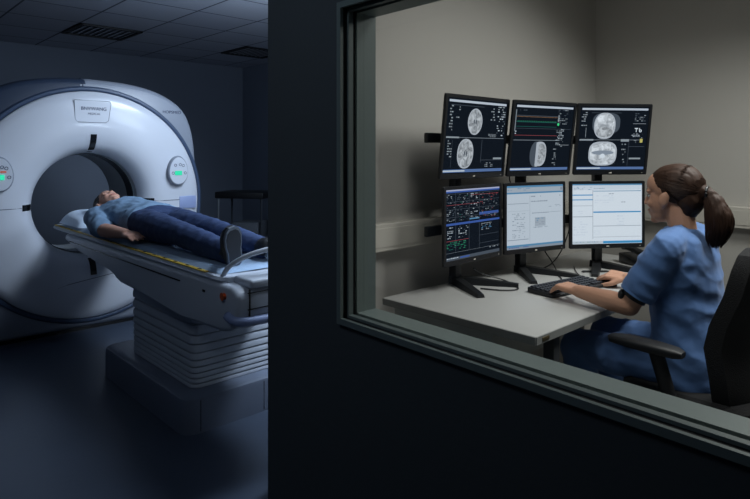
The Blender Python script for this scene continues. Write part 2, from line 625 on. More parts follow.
lettering('HOPSMED', .036, M['ink'], ct, tmx(-4.7985, GY + .645, GZ + .735))
# control panels either side
for sy, flip in ((-.625, -1), (.655, 1)):
    pz = GZ + .245
    bm = nb()
    sh = []
    for k in range(28):
        a = 2 * PI * k / 28
        ry = .088 * (1 - .12 * math.sin(a)); rz = .125
        sh.append((ry * math.cos(a), rz * math.sin(a)))
    loft(bm, [[V((x, GY + sy + p[0] * f, pz + p[1] * f)) for p in sh] for x, f in ((-4.76, .97), (-4.715, 1.0), (-4.70, .985), (-4.693, .93))])
    cp = obj('control_panel', bm, M['ct_grey'], ct, off=OFF)
    bm = nb()
    loft(bm, [[V((x, GY + sy + p[0] * f, pz + p[1] * f)) for p in sh] for x, f in ((-4.695, .90), (-4.688, .88))])
    obj('panel_face', bm, M['ct_white'], cp, off=OFF)
    bm = nb(); bx(bm, (-4.686, GY + sy - .004, pz - .02), (.006, .062, .036), .003); obj('indicator_light', bm, M['green_led'], cp, off=OFF)
    for dy, dz in ((-.03, .045), (.012, .05), (.038, .042), (.055, -.02), (-.05, -.02)):
        bm = nb()
        loft(bm, [[V((-4.686, GY + sy + dy + r * math.cos(2 * PI * k / 14), pz + dz + r * math.sin(2 * PI * k / 14))) for k in range(14)] for r in (.012, .008)], caps=False)
        obj('panel_button', bm, M['ink'], cp, off=OFF)
    if flip < 0:
        bm = nb(); bx(bm, (-4.686, GY + sy + .02, pz + .018), (.004, .035, .01), .001); obj('warning_light', bm, M['orange_led'], cp, off=OFF)
bm = nb(); bx(bm, (-4.755, GY + .755, .945), (.05, .15, .105), .006); obj('side_plate', bm, M['ct_lilac'], ct, off=OFF)
bm = nb(); bx(bm, (-5.25, GY, .0125), (.8, 1.7, .025)); obj('plinth', bm, M['ct_black'], ct, off=OFF, smooth=False)

# ------------------------------------------------------------------ patient table
TY = 1.53
pt = thing('patient_table', 'long grey patient table on ribbed pedestal in front of the scanner', 'patient table', (-3.2, TY, 0))
TO = (-3.2, TY, 0)
def rr_ring(cx, cy, w, l, r, z, n=6):
    return [V((cx + p[0], cy + p[1], z)) for p in rrect(w, l, r, n)]
bm = nb()
bcx, bw, bl = -3.24, 1.14, .62
loft(bm, [rr_ring(bcx, TY + .05, bw, bl, .07, 0), rr_ring(bcx, TY + .05, bw, bl, .07, .15), rr_ring(bcx, TY + .05, bw - .012, bl - .012, .066, .168), rr_ring(bcx, TY + .05, bw - .04, bl - .04, .055, .176)])
base = obj('base', bm, M['tbl_base'], pt, off=TO)
for y in (TY - .18, TY + .18):
    bm = nb(); bx(bm, (bcx + bw / 2 + .0, y, .085), (.002, .003, .15))
    obj('base_seam', bm, M['ct_black'], base, off=TO)
bm = nb()
rings = []
zs = [.176, .200, .226, .254, .284, .318, .356, .398, .446, .502, .565, .61]
for k, (za, zb) in enumerate(zip(zs[:-1], zs[1:])):
    g = .012 * k / 11
    for f, d in ((.0, -.014), (.12, .0), (.5, .001), (.86, -.003), (.94, -.013)):
        rings.append(rr_ring(-3.17, TY + .07, .80 + 2 * d + g, .48 + 2 * d + g, .045, za + (zb - za) * f))
loft(bm, rings)
obj('bellows', bm, M['tbl_bellow'], pt, off=TO)
# apron body
bm = nb()
poly = [(-4.62, .735), (-4.60, .785), (-2.26, .79), (-2.205, .76), (-2.21, .66), (-2.26, .60), (-2.36, .575), (-2.75, .575), (-3.55, .60), (-3.62, .615), (-3.70, .675), (-4.3, .70)]
prism(bm, poly, 1, TY - .25, TY + .25, .022, 3)
body = obj('table_body', bm, M['tbl_side'], pt, off=TO)
for a_ in (((-3.62, TY - .2515, .742), (1.75, .004, .006)), ((-2.5, TY - .2515, .735), (.022, .004, .01)), ((-2.203, TY + .02, .765), (.006, .44, .004)),
           ((-2.203, TY + .02, .695), (.006, .44, .004)), ((-2.206, TY - .19, .72), (.01, .004, .12))):
    bm = nb(); bx(bm, *a_)
    obj('body_seam', bm, M['ct_black'], body, off=TO)
# cradle
bm = nb()
sec = [(-.235, .812), (-.245, .80), (-.24, .79), (0, .786), (.24, .79), (.245, .80), (.235, .812), (.2, .814), (0, .808), (-.2, .814)]
loft(bm, [[V((x, TY + p[0] * f, p[1] + dz)) for p in sec] for x, f, dz in ((-4.99, .80, .0), (-4.97, .93, 0), (-4.92, 1, 0), (-2.42, 1, 0), (-2.37, .97, 0), (-2.345, .88, 0))])
obj('cradle', bm, M['tbl_side'], pt, off=TO)
for s in (-1, 1):
    bm = nb(); bx(bm, (-3.72, TY + s * .226, .816), (2.4, .022, .006), .002); st = obj('edge_strip', bm, M['yellow'], pt, off=TO)
    for k in range(18):
        bm = nb(); bx(bm, (-4.8 + k * .13, TY + s * .226, .8195), (.03, .01, .0012))
        obj('scale_mark', bm, M['ct_black'], st, off=TO, smooth=False)
# end: head panel, lilac grab band, orange button, hoop handle
bm = nb()
bx(bm, (-2.27, TY + .02, .80), (.15, .42, .04), .014, 3)
obj('end_cap', bm, M['tbl_side'], pt, off=TO)
bm = nb()
tube(bm, [(-2.28, TY - .255, .665), (-2.225, TY - .25, .652), (-2.195, TY - .21, .645), (-2.188, TY, .645), (-2.195, TY + .21, .645), (-2.225, TY + .25, .652)], .02, 12, smooth=2)
obj('grab_rail', bm, M['ct_lilac'], pt, off=TO)
bm = nb()
cyl(bm, (-2.315, TY - .248, .742), (-2.315, TY - .262, .742), .02, .018)
ob = obj('stop_button', bm, M['orange'], pt, off=TO); ob['label'] = 'round orange stop button'
bm = nb()
tube(bm, [(-2.40, TY - .215, .80), (-2.37, TY - .20, .86), (-2.30, TY - .13, .915), (-2.25, TY, .94), (-2.25, TY + .12, .935), (-2.30, TY + .19, .87), (-2.36, TY + .215, .80)], .0115, 12, smooth=3)
obj('hoop_handle', bm, M['tbl_side'], pt, off=TO)

# thin mattress and pillow
def quilt(c, w, l, h, nx, ny, r, f):
    bm = nb()
    g = [[None] * (ny + 1) for _ in range(nx + 1)]
    b = [[None] * (ny + 1) for _ in range(nx + 1)]
    for i in range(nx + 1):
        for j in range(ny + 1):
            u, v = i / nx * 2 - 1, j / ny * 2 - 1
            e = (1 - abs(u) ** r) * (1 - abs(v) ** r)
            x, y = c[0] + u * w / 2, c[1] + v * l / 2
            g[i][j] = bm.verts.new((x, y, c[2] + h * (e ** .5) * f(x, y)))
            b[i][j] = bm.verts.new((x, y, c[2] - .0)) if 0 < i < nx and 0 < j < ny else g[i][j]
    for i in range(nx):
        for j in range(ny):
            bm.faces.new((g[i][j], g[i + 1][j], g[i + 1][j + 1], g[i][j + 1]))
            q = (b[i][j], b[i][j + 1], b[i + 1][j + 1], b[i + 1][j])
            if len(set(q)) == 4 and not all(t in (g[i][j], g[i + 1][j], g[i + 1][j + 1], g[i][j + 1]) for t in q):
                try:
                    bm.faces.new(q)
                except ValueError:
                    pass
    return bm
bm = quilt((-3.64, TY, .8148), 2.45, .42, .022, 90, 20, 16, lambda x, y: 1 + .35 * noise.noise(V((x * 3, y * 9, 0))))
tag(obj('table_pad', bm, M['sheet'], off=None), 'thin pale blue pad lying along the patient table', 'mattress')
bm = quilt((-4.63, TY, .838), .46, .44, .098, 30, 30, 4, lambda x, y: (1 + .2 * noise.noise(V((x * 6, y * 6, 3)))) * (1 - .45 * math.exp(-((x + 4.47) ** 2 + (y - TY) ** 2) / .012)))
tag(obj('pillow', bm, M['pillow']), 'pale blue pillow under the lying patient\'s head', 'pillow')

# ------------------------------------------------------------------ people helpers
def hand(bm, w, f, up, thumb, k=1., curl=.35, spread=1., splay=None):
    """w wrist, f forward, up = back of the hand, thumb = side of the thumb"""
    f = V(f).normalized(); up = V(up); up = (up - f * up.dot(f)).normalized()
    t = f.cross(up)
    if t.dot(V(thumb)) < 0:
        t = -t
    w = V(w)
    for a in (-.026, -.009, .009, .026):
        chain(bm, [w + t * a * .55 * k, w + f * .05 * k + t * a * k, w + f * .09 * k + t * a * 1.08 * k], [.015 * k, .0135 * k, .0115 * k], 10)
    L = (.072, .082, .076, .060)
    for i, a in enumerate((.030, .010, -.010, -.029)):
        b = w + f * (.088 - .006 * abs(i - 1)) * k + t * a * k
        dirv = (f + t * (a * 3.0 * spread)).normalized()
        pts, rad = [b], [.0098 * k]
        ang = curl * (.8 + .15 * i)
        for seg, r in ((.42, .0090), (.32, .0082), (.26, .0070)):
            d = dirv * math.cos(ang) - up * math.sin(ang)
            pts.append(pts[-1] + d * L[i] * seg * k)
            rad.append(r * k)
            ang += curl * .9
        chain(bm, pts, rad, 10)
    b = w + f * .022 * k + t * .026 * k
    d1 = (f * .72 + t * .62 - up * .3).normalized(); d2 = (f * .92 + t * .25 - up * .25).normalized()
    chain(bm, [b, b + d1 * .042 * k, b + d1 * .042 * k + d2 * .032 * k, b + d1 * .042 * k + d2 * .054 * k], [.0145 * k, .0118 * k, .0100 * k, .0082 * k], 10)

def head_frame(c, f, u):
    f = V(f).normalized(); u = V(u); u = (u - f * u.dot(f)).normalized()
    l = u.cross(f)
    R = Matrix((f, l, u)).transposed()
    return V(c), R

def head(bm, H, k=1.):
    c, R = H
    def E(p, r, e=(0, 0, 0)):
        ell(bm, c + R @ (V(p) * k), V(r) * k, R @ Euler(e).to_matrix())
    def C(p, q, a, b):
        cap(bm, c + R @ (V(p) * k), c + R @ (V(q) * k), a * k, b * k, 12)
    E((-.014, 0, .035), (.096, .075, .083))
    E((.028, 0, -.02), (.062, .062, .085))
    E((.030, 0, -.072), (.050, .050, .034), (0, .35, 0))
    E((.070, 0, -.098), (.019, .021, .016))
    E((.060, .030, -.030), (.028, .026, .022)); E((.060, -.030, -.030), (.028, .026, .022))
    E((.034, 0, .045), (.060, .063, .056))
    C((.087, 0, .012), (.104, 0, -.028), .008, .0105)
    E((.097, .012, -.031), (.010, .008, .007)); E((.097, -.012, -.031), (.010, .008, .007))
    E((.074, .026, .020), (.014, .028, .010)); E((.074, -.026, .020), (.014, .028, .010))
    E((.084, 0, -.058), (.013, .023, .007)); E((.082, 0, -.070), (.013, .020, .010))
    E((.070, 0, -.070), (.018, .030, .024))
    for s in (-1, 1):
        E((.000, s * .082, -.014), (.020, .012, .032), (0, -.2, s * .35))
        E((.004, s * .077, -.042), (.009, .008, .010))

def face_parts(H, parent, off, k=1., closed=False):
    c, R = H
    for s in (-1, 1):
        bm = nb(); ell(bm, c + R @ (V((.0725, s * .030, .001)) * k), V((.0115, .0135, .0085 if not closed else .006)) * k, R, 14, 10)
        e = obj('eye', bm, M['eye'] if not closed else M['skin2'], parent, off=off)
        if not closed:
            bm = nb(); ell(bm, c + R @ (V((.0815, s * .0315, .001)) * k), V((.0035, .0065, .0068)) * k, R, 12, 8)
            obj('iris', bm, M['iris'], e, off=off)
        bm = nb()
        tube(bm, [c + R @ (V((.0905 - abs(y - .012) * .36, s * y, .026 + .004 * math.sin((y - .01) / .034 * PI))) * k) for y in (.012, .02, .028, .036, .044)], [.0022 * k, .003 * k, .003 * k, .0026 * k, .0012 * k], 8)
        obj('eyebrow', bm, M['brow'], parent, off=off)
    bm = nb()
    ell(bm, c + R @ (V((.0900, 0, -.0590)) * k), V((.007, .019, .0042)) * k, R, 14, 8)
    ell(bm, c + R @ (V((.0880, 0, -.0690)) * k), V((.007, .017, .0046)) * k, R, 14, 8)
    obj('lips', bm, M['lip'], parent, off=off)

def tl(bm, rings, seg=28):
    """closed loft through elliptical rings (centre, half-axis vector a, half-axis vector b)"""
    R = []
    for c, a, b in rings:
        R.append([V(c) + V(a) * math.cos(2 * PI * i / seg) + V(b) * math.sin(2 * PI * i / seg) for i in range(seg)])
    loft(bm, R)

def folds(amp, fx, fy, fz, seed=0.):
    def d(p, n):
        q = V((p.x * fx + seed, p.y * fy, p.z * fz))
        a = noise.noise(q)
        return amp * (1 - 2.2 * abs(a)) * .5 + amp * .5 * noise.noise(q * 2.3)
    return d

# ------------------------------------------------------------------ the operator
WX, WY = -.85, 2.50
WO = (WX, WY, 0)
woman = thing('person', 'woman with brown ponytail in blue scrubs seated at the desk, typing', 'person', WO)
H = head_frame((-.913, 2.515, 1.193), (-1, .03, -.05), (-.05, 0, 1))
SHL, ELL_, WRL = V((-.865, 2.325, .998)), V((-.985, 2.280, .775)), V((-1.215, 2.318, .786))
SHR, ELR, WRR = V((-.865, 2.685, 1.005)), V((-.985, 2.80, .80)), V((-1.195, 2.745, .780))
bm = nb()
head(bm, H)
chain(bm, [(-.885, 2.51, 1.14), (-.868, 2.505, 1.06), (-.865, 2.50, 1.0)], [.054, .052, .07])
torso = [(.47, -.835, .115, .165), (.58, -.84, .105, .15), (.72, -.85, .095, .125), (.85, -.86, .105, .14), (.96, -.862, .095, .165), (1.02, -.865, .065, .12), (1.06, -.868, .045, .055)]
tl(bm, [((x, WY, z), (rx, 0, 0), (0, ry, 0)) for z, x, rx, ry in torso])
chain(bm, [SHL, (SHL + ELL_) / 2, ELL_], [.052, .046, .037]); chain(bm, [ELL_, ELL_.lerp(WRL, .35), WRL], [.040, .0405, .027])
chain(bm, [SHR, (SHR + ELR) / 2, ELR], [.052, .046, .037]); chain(bm, [ELR, ELR.lerp(WRR, .35), WRR], [.037, .0375, .0245])
hand(bm, WRL, (-1, .34, .06), (0, -.1, 1), (0, 1, 0), 1.04, .30)
hand(bm, WRR, (-1, .02, .04), (.0, -.35, 1), (0, -1, 0), 1.0, .36)
for s, ky in ((-1, 2.37), (1, 2.64)):
    hp, kn, an = V((-.86, WY + s * .085, .54)), V((-1.25, ky, .535)), V((-1.19, ky, .09))
    chain(bm, [hp, hp.lerp(kn, .5), kn], [.075, .068, .05]); chain(bm, [kn, kn.lerp(an, .35), an], [.05, .05, .034])
    chain(bm, [an, an + V((-.14, 0, -.045))], [.034, .026])
body_w = bake('body', bm, .0045, M['skin'], woman, WO, 3)
face_parts(H, woman, WO)
# scrub tunic
bm = nb()
tor2 = [(.475, -.825, .135, .188), (.51, -.83, .142, .195), (.58, -.835, .138, .19), (.70, -.845, .128, .172), (.85, -.858, .128, .175), (.95, -.862, .118, .195), (1.01, -.865, .09, .165), (1.045, -.868, .068, .095), (1.068, -.872, .060, .070)]
tl(bm, [((x, WY, z), (rx, 0, 0), (0, ry, 0)) for z, x, rx, ry in tor2])
chain(bm, [(-.835, 2.42, .99), (-.83, 2.40, .9)], [.07, .07]); chain(bm, [(-.835, 2.58, .99), (-.83, 2.60, .9)], [.07, .07])
for sh_ in (SHL, SHR):                    # yoke over the shoulders
    chain(bm, [(-.868, 2.50 + (sh_.y - 2.5) * .25, 1.03), (-.866, 2.50 + (sh_.y - 2.5) * .6, 1.022), sh_ + V((0, 0, .004))], [.052, .062, .066])
def sleeve(sh, el, f=.72):
    d = (el - sh).normalized(); a, b = frame_of(d)
    e = sh.lerp(el, f)
    tl(bm, [(sh - d * .03 + V((.01, 0, .005)), a * .045, b * .045), (sh, a * .066, b * .066), (sh.lerp(e, .4), a * .064, b * .066), (sh.lerp(e, .8), a * .062, b * .064), (e, a * .060, b * .064)])
sleeve(SHL, ELL_, .78); sleeve(SHR, ELR, .74)
def scrub_fold(p, n):
    a = noise.noise(V((p.x * 9, p.y * 7, p.z * 16 + p.x * 10)))
    b = noise.noise(V((p.x * 22 + 4, p.y * 18, p.z * 30)))
    c = noise.noise(V((p.x * 5 + p.z * 9, p.y * 5, p.z * 5 - 3)))
    return .006 * (1 - 2.2 * abs(a)) + .0022 * b + .006 * (.5 - abs(c) * 1.6) - .003
tunic = bake('scrub_top', bm, .0065, M['scrub'], woman, WO, 3, scrub_fold)
# side vent and hem bands of the tunic
bm = nb()
d = (ELL_ - SHL).normalized(); a, b = frame_of(d); e = SHL.lerp(ELL_, .765)
tl(bm, [(e - d * .006, a * .061, b * .064), (e + d * .008, a * .0615, b * .0645)])
obj('sleeve_hem', bm, M['scrub'], tunic, off=WO)
# trousers
bm = nb()
tl(bm, [((-.84, WY, z), (rx, 0, 0), (0, ry, 0)) for z, rx, ry in ((.462, .12, .17), (.52, .135, .185), (.60, .125, .175))])
for s, ky in ((-1, 2.37), (1, 2.64)):
    hp, kn, an = V((-.86, WY + s * .095, .545)), V((-1.245, ky, .54)), V((-1.18, ky, .12))
    chain(bm, [hp, hp.lerp(kn, .5), kn], [.09, .086, .070]); chain(bm, [kn, kn.lerp(an, .5), an], [.070, .066, .062])
bake('scrub_trousers', bm, .008, M['scrub_p'], woman, WO, 3, folds(.010, 14, 9, 9, 2.))
for s, ky in ((-1, 2.37), (1, 2.64)):
    bm = nb()
    tl(bm, [((-1.15, ky, .045), (.02, 0, 0), (0, .03, .0)), ((-1.16, ky, .045), (0, 0, .04), (0, .036, 0)), ((-1.24, ky, .042), (0, 0, .038), (0, .044, 0)), ((-1.34, ky, .034), (0, 0, .030), (0, .045, 0)), ((-1.39, ky, .028), (0, 0, .02), (0, .03, 0))][1:])
    obj('clog', bm, M['clog'], woman, off=WO)
# black arm band at the sleeve
bm = nb()
p = SHL.lerp(ELL_, .845); d = (ELL_ - SHL).normalized(); a, b = frame_of(d)
tl(bm, [(p - d * .008, a * .038, b * .039), (p - d * .006, a * .0445, b * .0445), (p + d * .006, a * .044, b * .044), (p + d * .008, a * .037, b * .038)])
q = p + V((-.040, -.012, .004))
ell(bm, q, (.018, .024, .024))
obj('arm_band', bm, M['black'], woman, off=WO)
# hair: cap, side sweep, ponytail, strands
c, R = H
def hp_(x, y, z):
    return c + R @ V((x, y, z))
bm = nb()
ell(bm, hp_(-.030, 0, .042), (.096, .083, .088), R)
ell(bm, hp_(-.012, 0, .062), (.088, .074, .066), R)
ell(bm, hp_(-.070, 0, -.012), (.052, .066, .068), R)
ell(bm, hp_(-.060, 0, -.060), (.034, .050, .036), R)
TIE = hp_(-.136, 0, .010)
cap(bm, hp_(-.10, 0, .015), TIE, .045, .024)
pony = [TIE, hp_(-.147, 0, .0), hp_(-.160, .0, -.03), hp_(-.170, .0, -.075), hp_(-.170, .0, -.115), hp_(-.158, .0, -.155), hp_(-.150, 0, -.182)]
pr = [.018, .024, .036, .046, .044, .032, .012]
chain(bm, pony, pr)
# keep the face and ears clear
def hair_disp(p, n):
    q = R.transposed() @ (p - c)
    d = .0022 * noise.noise(V((q.x * 22, q.y * 110, q.z * 50)))
    if q.x < -.14:
        d = .004 * noise.noise(V((q.x * 110, q.y * 110, q.z * 12)))
    return d
hair = bake('hair', bm, .005, M['hair'], woman, WO, 3, hair_disp)
bm = nb()
tube(bm, [TIE + R @ V((.0, math.cos(t) * .023, math.sin(t) * .023)) for t in [2 * PI * k / 16 for k in range(17)]], .006, 8)
obj('hair_tie', bm, M['black'], hair, off=WO)
bm = nb()
rnd = random.Random(3)
EC0, ER = V((-.030, 0, .041)), V((.0975, .0845, .0895))
def unit(q):
    e = q - EC0
    return V((e.x / ER.x, e.y / ER.y, e.z / ER.z)).normalized()
tdir = unit(V((-.136, 0, .010)))
for i in range(330):                     # swept strands over the crown to the tie
    ph = rnd.uniform(-2.25, 2.25)
    if abs(ph) < 1.25:
        st = V((.058, .070 * math.sin(ph), .036 + .068 * math.cos(ph)))
    else:
        st = V((.005 - .05 * (abs(ph) - 1.25), .083 * math.sin(ph), .03 + .085 * math.cos(ph)))
    a0 = unit(st)
    pts = []
    jit = rnd.uniform(-.012, .012)
    for k in range(11):
        t = k / 10
        dq = (a0 * (1 - t) + tdir * t + V((0, jit, jit)) * math.sin(t * PI)).normalized()
        q = EC0 + V((dq.x * ER.x, dq.y * ER.y, dq.z * ER.z)) * rnd.uniform(.995, 1.001)
        if t > .75:
            q = q.lerp(V((-.134, .018 * math.sin(ph), .010 + .018 * math.cos(ph))), (t - .75) / .25)
        pts.append(hp_(q.x, q.y, q.z))
    tube(bm, pts, [.0013, .0013], 5)
for i in range(170):                     # ponytail strands
    a = rnd.uniform(0, 2 * PI); f = rnd.uniform(.86, 1.06); j = rnd.uniform(-.012, .012)
    pts = []
    for k, (pp, r) in enumerate(zip(pony, pr)):
        u = k / (len(pony) - 1)
        x = V(pp) + R @ V((math.cos(a) * r * f + j * u, math.sin(a) * r * f, -.02 * u * rnd.random()))
        pts.append(x)
    tube(bm, pts, [.0014, .0009], 5, smooth=2)
obj('hair_strands', bm, M['hair'], hair, off=WO)

# ------------------------------------------------------------------ the patient
PX, PY = -3.6, 1.53
PO = (PX, PY, .835)
man = thing('person', 'patient in grey blue shirt and dark jeans lying on the scanner table', 'person', PO)
HP = head_frame((-4.435, 1.53, .985), (.16, 0, 1), (-1, 0, .16))
bm = nb()
head(bm, HP, 1.03)
chain(bm, [(-4.37, PY, .955), (-4.28, PY, .935), (-4.2, PY, .93)], [.058, .056, .08])
tr = [(-4.24, .93, .06, .10), (-4.18, .935, .085, .165), (-4.08, .945, .095, .175), (-3.92, .94, .095, .155), (-3.78, .93, .085, .145), (-3.66, .935, .09, .165), (-3.58, .93, .08, .16)]
tl(bm, [((x, PY, z), (0, 0, rz), (0, ry, 0)) for x, z, rz, ry in tr])
AL = [V((-4.14, PY - .185, .93)), V((-3.82, PY - .255, .886)), V((-3.54, PY - .215, .888))]
AR = [V((-4.14, PY + .185, .93)), V((-3.84, PY + .25, .886)), V((-3.57, PY + .215, .888))]
for A, s in ((AL, -1), (AR, 1)):
    chain(bm, [A[0], (A[0] + A[1]) / 2, A[1]], [.058, .052, .043]); chain(bm, [A[1], A[1].lerp(A[2], .35), A[2]], [.043, .043, .029])
    hand(bm, A[2], (1, -s * .10, -.03), (0, s * .2, 1), (0, -s, 0), 1.05, .12)
LEG = []
for s in (-1, 1):
    hpj, kn, an = V((-3.60, PY + s * .09, .930)), V((-3.08, PY + s * .098, .925)), V((-2.55, PY + s * .098, .885))
    LEG.append((hpj, kn, an, s))
    chain(bm, [hpj, hpj.lerp(kn, .5), kn], [.080, .070, .052]); chain(bm, [kn, kn.lerp(an, .3), an], [.052, .051, .034])
    chain(bm, [an, an + V((.02, 0, .005))], [.034, .028])
bake('body', bm, .007, M['skin2'], man, PO, 3)
face_parts(HP, man, PO, 1.03, True)
bm = nb()
tr2 = [(-4.262, .935, .062, .085), (-4.23, .937, .085, .14), (-4.17, .94, .103, .19), (-4.08, .95, .113, .198), (-3.92, .945, .113, .178), (-3.78, .938, .106, .172), (-3.66, .94, .110, .186), (-3.61, .938, .110, .190)]
tl(bm, [((x, PY, z), (0, 0, rz), (0, ry, 0)) for x, z, rz, ry in tr2])
for A in (AL, AR):
    chain(bm, [A[0] + V((.0, 0, .0)), A[0].lerp(A[1], .5), A[0].lerp(A[1], .93)], [.075, .068, .062])
bake('shirt', bm, .009, M['tee'], man, PO, 3, folds(.011, 9, 12, 12, 5.))
bm = nb()
tl(bm, [((x, PY, z), (0, 0, rz), (0, ry, 0)) for x, z, rz, ry in ((-3.76, .93, .090, .155), (-3.68, .937, .103, .178), (-3.58, .935, .10, .18), (-3.5, .925, .085, .175))])
for hpj, kn, an, s in LEG:
    chain(bm, [hpj, hpj.lerp(kn, .5), kn], [.094, .085, .066]); chain(bm, [kn, kn.lerp(an, .35), an], [.066, .065, .052])
bake('jeans', bm, .009, M['jean'], man, PO, 3, folds(.008, 13, 10, 10, 9.))
for hpj, kn, an, s in LEG:
    bm = nb()
    # shoe standing on its heel, sole towards the foot end
    up = V((.36, s * .30, 1)).normalized(); sd = V((0, 1, -s * .30)).normalized(); fo = up.cross(sd).normalized()
    if fo.x < 0:
        fo = -fo
    h0 = an + V((.055, 0, -.052))
    ring_sole = []
    for x, w in ((0, .020), (.012, .033), (.04, .036), (.08, .035), (.125, .043), (.168, .043), (.2, .032), (.214, .016)):
        ring_sole.append((x, w))
    left = [(w, x) for x, w in ring_sole]; out = left + [(-w, x) for w, x in reversed(left)]
    def lay(t, f, dx=0.):
        return [h0 + fo * t + sd * (p[0] * f) + up * (p[1] * f + dx) for p in out]
    loft(bm, [lay(-.075, .5, .0), lay(-.05, .78, .01), lay(-.02, .96, .004), lay(.004, .98, .003)])
    cap(bm, an, an + V((.03, 0, .01)), .052, .05)
    shoe = obj('shoe', bm, M['shoe'], man, off=PO)
    bm = nb(); loft(bm, [lay(.0, 1.0), lay(.016, 1.02)]); so = obj('sole', bm, M['sole'], shoe, off=PO)
    bm = nb(); loft(bm, [lay(.012, .90, .012), lay(.0175, .88, .014)]); obj('tread', bm, M['shoe'], shoe, off=PO)
bm = nb()
cH, RH = HP
ell(bm, cH + RH @ V((-.024, 0, .060)), V((.104, .090, .088)), RH)
for s_ in (-1, 1):
    ell(bm, cH + RH @ V((-.012, s_ * .068, .030)), V((.03, .018, .045)), RH)
ell(bm, cH + RH @ V((-.066, 0, -.005)), V((.050, .072, .072)), RH)
bake('hair', bm, .007, M['hair2'], man, PO, 3, lambda p, n: .004 * noise.noise(p * 60))

# ------------------------------------------------------------------ equipment cart at the back of the scanner room
ec = thing('equipment_cart', 'dark equipment cart with flat top standing in the gloom behind the table', 'cart', (-5.75, 3.45, 0), (0, 0, math.radians(35)))
bm = nb()
bx(bm, (0, 0, .90), (.56, .40, .07), .01)
obj('top', bm, M['black'], ec)
bm = nb(); bx(bm, (0, 0, .3), (.52, .38, .03), .006); obj('shelf', bm, M['dim_grey'], ec)
for x in (-.25, .25):
    for y in (-.17, .17):
        bm = nb(); cyl(bm, (x, y, .06), (x, y, .87), .014); lg = obj('leg', bm, M['pole'] if (x < 0 and y < 0) else M['dim_grey'], ec)
        bm = nb(); cyl(bm, (x, y - .012, .03), (x, y + .012, .03), .03); bx(bm, (x, y, .055), (.02, .035, .02)); obj('caster', bm, M['black'], ec)
bm = nb(); bx(bm, (.05, 0, .46), (.3, .3, .28), .01); 
tag(obj('equipment_box', bm, M['dim_grey'], off=(0, 0, 0)), 'dim grey box unit standing on the lower shelf of the dark cart', 'box')
eb = bpy.data.objects['equipment_box']; eb.location = (-5.75, 3.45, 0); eb.rotation_euler = (0, 0, math.radians(35))
st = thing('storage_cabinet', 'dark low cabinet with open front beside the dark cart', 'cabinet', (-5.15, 3.75, 0), (0, 0, math.radians(35)))
bm = nb()
for c_, s_ in (((-.21, 0, .43), (.02, .4, .82)), ((.21, 0, .43), (.02, .4, .82)), ((0, 0, .83), (.44, .4, .025)), ((0, 0, .05), (.44, .4, .025)), ((0, .19, .43), (.42, .015, .8))):
    bx(bm, c_, s_, .004)
obj('carcass', bm, M['dim_grey'], st)
bm = nb(); bx(bm, (0, -.19, .20), (.40, .02, .28), .004); dr = obj('drawer', bm, M['black'], st)
bm = nb(); tube(bm, [(-.06, -.2, .28), (-.06, -.225, .28), (.06, -.225, .28), (.06, -.2, .28)], .006); obj('handle', bm, M['pole'], dr)
bm = nb(); bx(bm, (0, 0, .55), (.40, .36, .018), .002); obj('shelf', bm, M['black'], st)

# ------------------------------------------------------------------ desk
dk = thing('desk', 'pale grey laminate desk under the monitors in the control room', 'desk', (-1.48, 2.7, 0))
DO = (-1.48, 2.7, 0)
bm = nb(); bx(bm, (-1.48, 2.7, .715), (.76, 1.80, .030), .003); tp = obj('worktop', bm, M['desk'], dk, off=DO)
bm = nb(); bx(bm, (-1.48, 1.7985, .7145), (.756, .003, .027)); bx(bm, (-1.0985, 2.7, .7145), (.003, 1.796, .027)); obj('edge_band', bm, M['deskedge'], tp, off=DO)
bm = nb(); bx(bm, (-1.0965, 1.86, .7145), (.004, .045, .014), .001)
for k in range(3):
    cyl(bm, (-1.096, 1.847 + k * .013, .7145), (-1.0935, 1.847 + k * .013, .7145), .004, seg=10)
pl = obj('edge_plate', bm, M['brass'], tp, off=DO); pl['label'] = 'small brass plate on the desk edge'
bm = nb(); bx(bm, (-1.57, 1.85, .46), (.52, .02, .48), .003); obj('end_panel', bm, M['deskpanel'], dk, off=DO)
bm = nb(); bx(bm, (-1.72, 1.835, .64), (.22, .012, .035), .004); bx(bm, (-1.50, 1.835, .585), (.2, .012, .03), .004); obj('dark_strip', bm, M['black'], dk, off=DO)  # two black strips on the end panel
for y in (1.99, 3.45):
    bm = nb()
    bx(bm, (-1.15, y, .36), (.045, .045, .68), .004)
    bx(bm, (-1.15, y, .012), (.06, .06, .02), .004)
    obj('leg', bm, M['deskleg'], dk, off=DO)
    bm = nb()
    bx(bm, (-1.80, y, .36), (.045, .045, .68), .004)
    bx(bm, (-1.80, y, .012), (.06, .06, .02), .004)
    obj('leg', bm, M['deskleg'], dk, off=DO)
bm = nb(); bx(bm, (-1.82, 2.72, .45), (.018, 1.4, .42), .003); obj('modesty_panel', bm, M['deskpanel'], dk, off=DO)

# ------------------------------------------------------------------ monitors
EC = {'bg': (20, 26, 35), 'bar': (196, 204, 220), 'task': (92, 118, 168), 'txt': (150, 158, 168), 'dim': (78, 86, 98), 'line': (128, 136, 146), 'red': (150, 72, 78),
      'green': (52, 140, 108), 'teal': (36, 92, 86), 'orange': (176, 130, 96), 'blue': (64, 94, 168), 'yellow': (200, 190, 110), 'lilac': (176, 182, 214),
      'pale': (196, 206, 220), 'white': (224, 232, 244), 'grey': (168, 178, 192), 'grey2': (140, 150, 166), 'ui': (90, 140, 180), 'sky': (70, 150, 206), 'led': (70, 220, 140), 'panel': (210, 220, 236), 'rule': (150, 160, 176)}
EM = {k: emit('screen_' + k, v, .92) for k, v in EC.items()}
BM1 = brain_mat('screen_brain', .20, .60, 40)
BM2 = brain_mat('screen_brain_bright', .36, .85, 30)
BMR = emit('screen_skull', (182, 188, 200), .95)

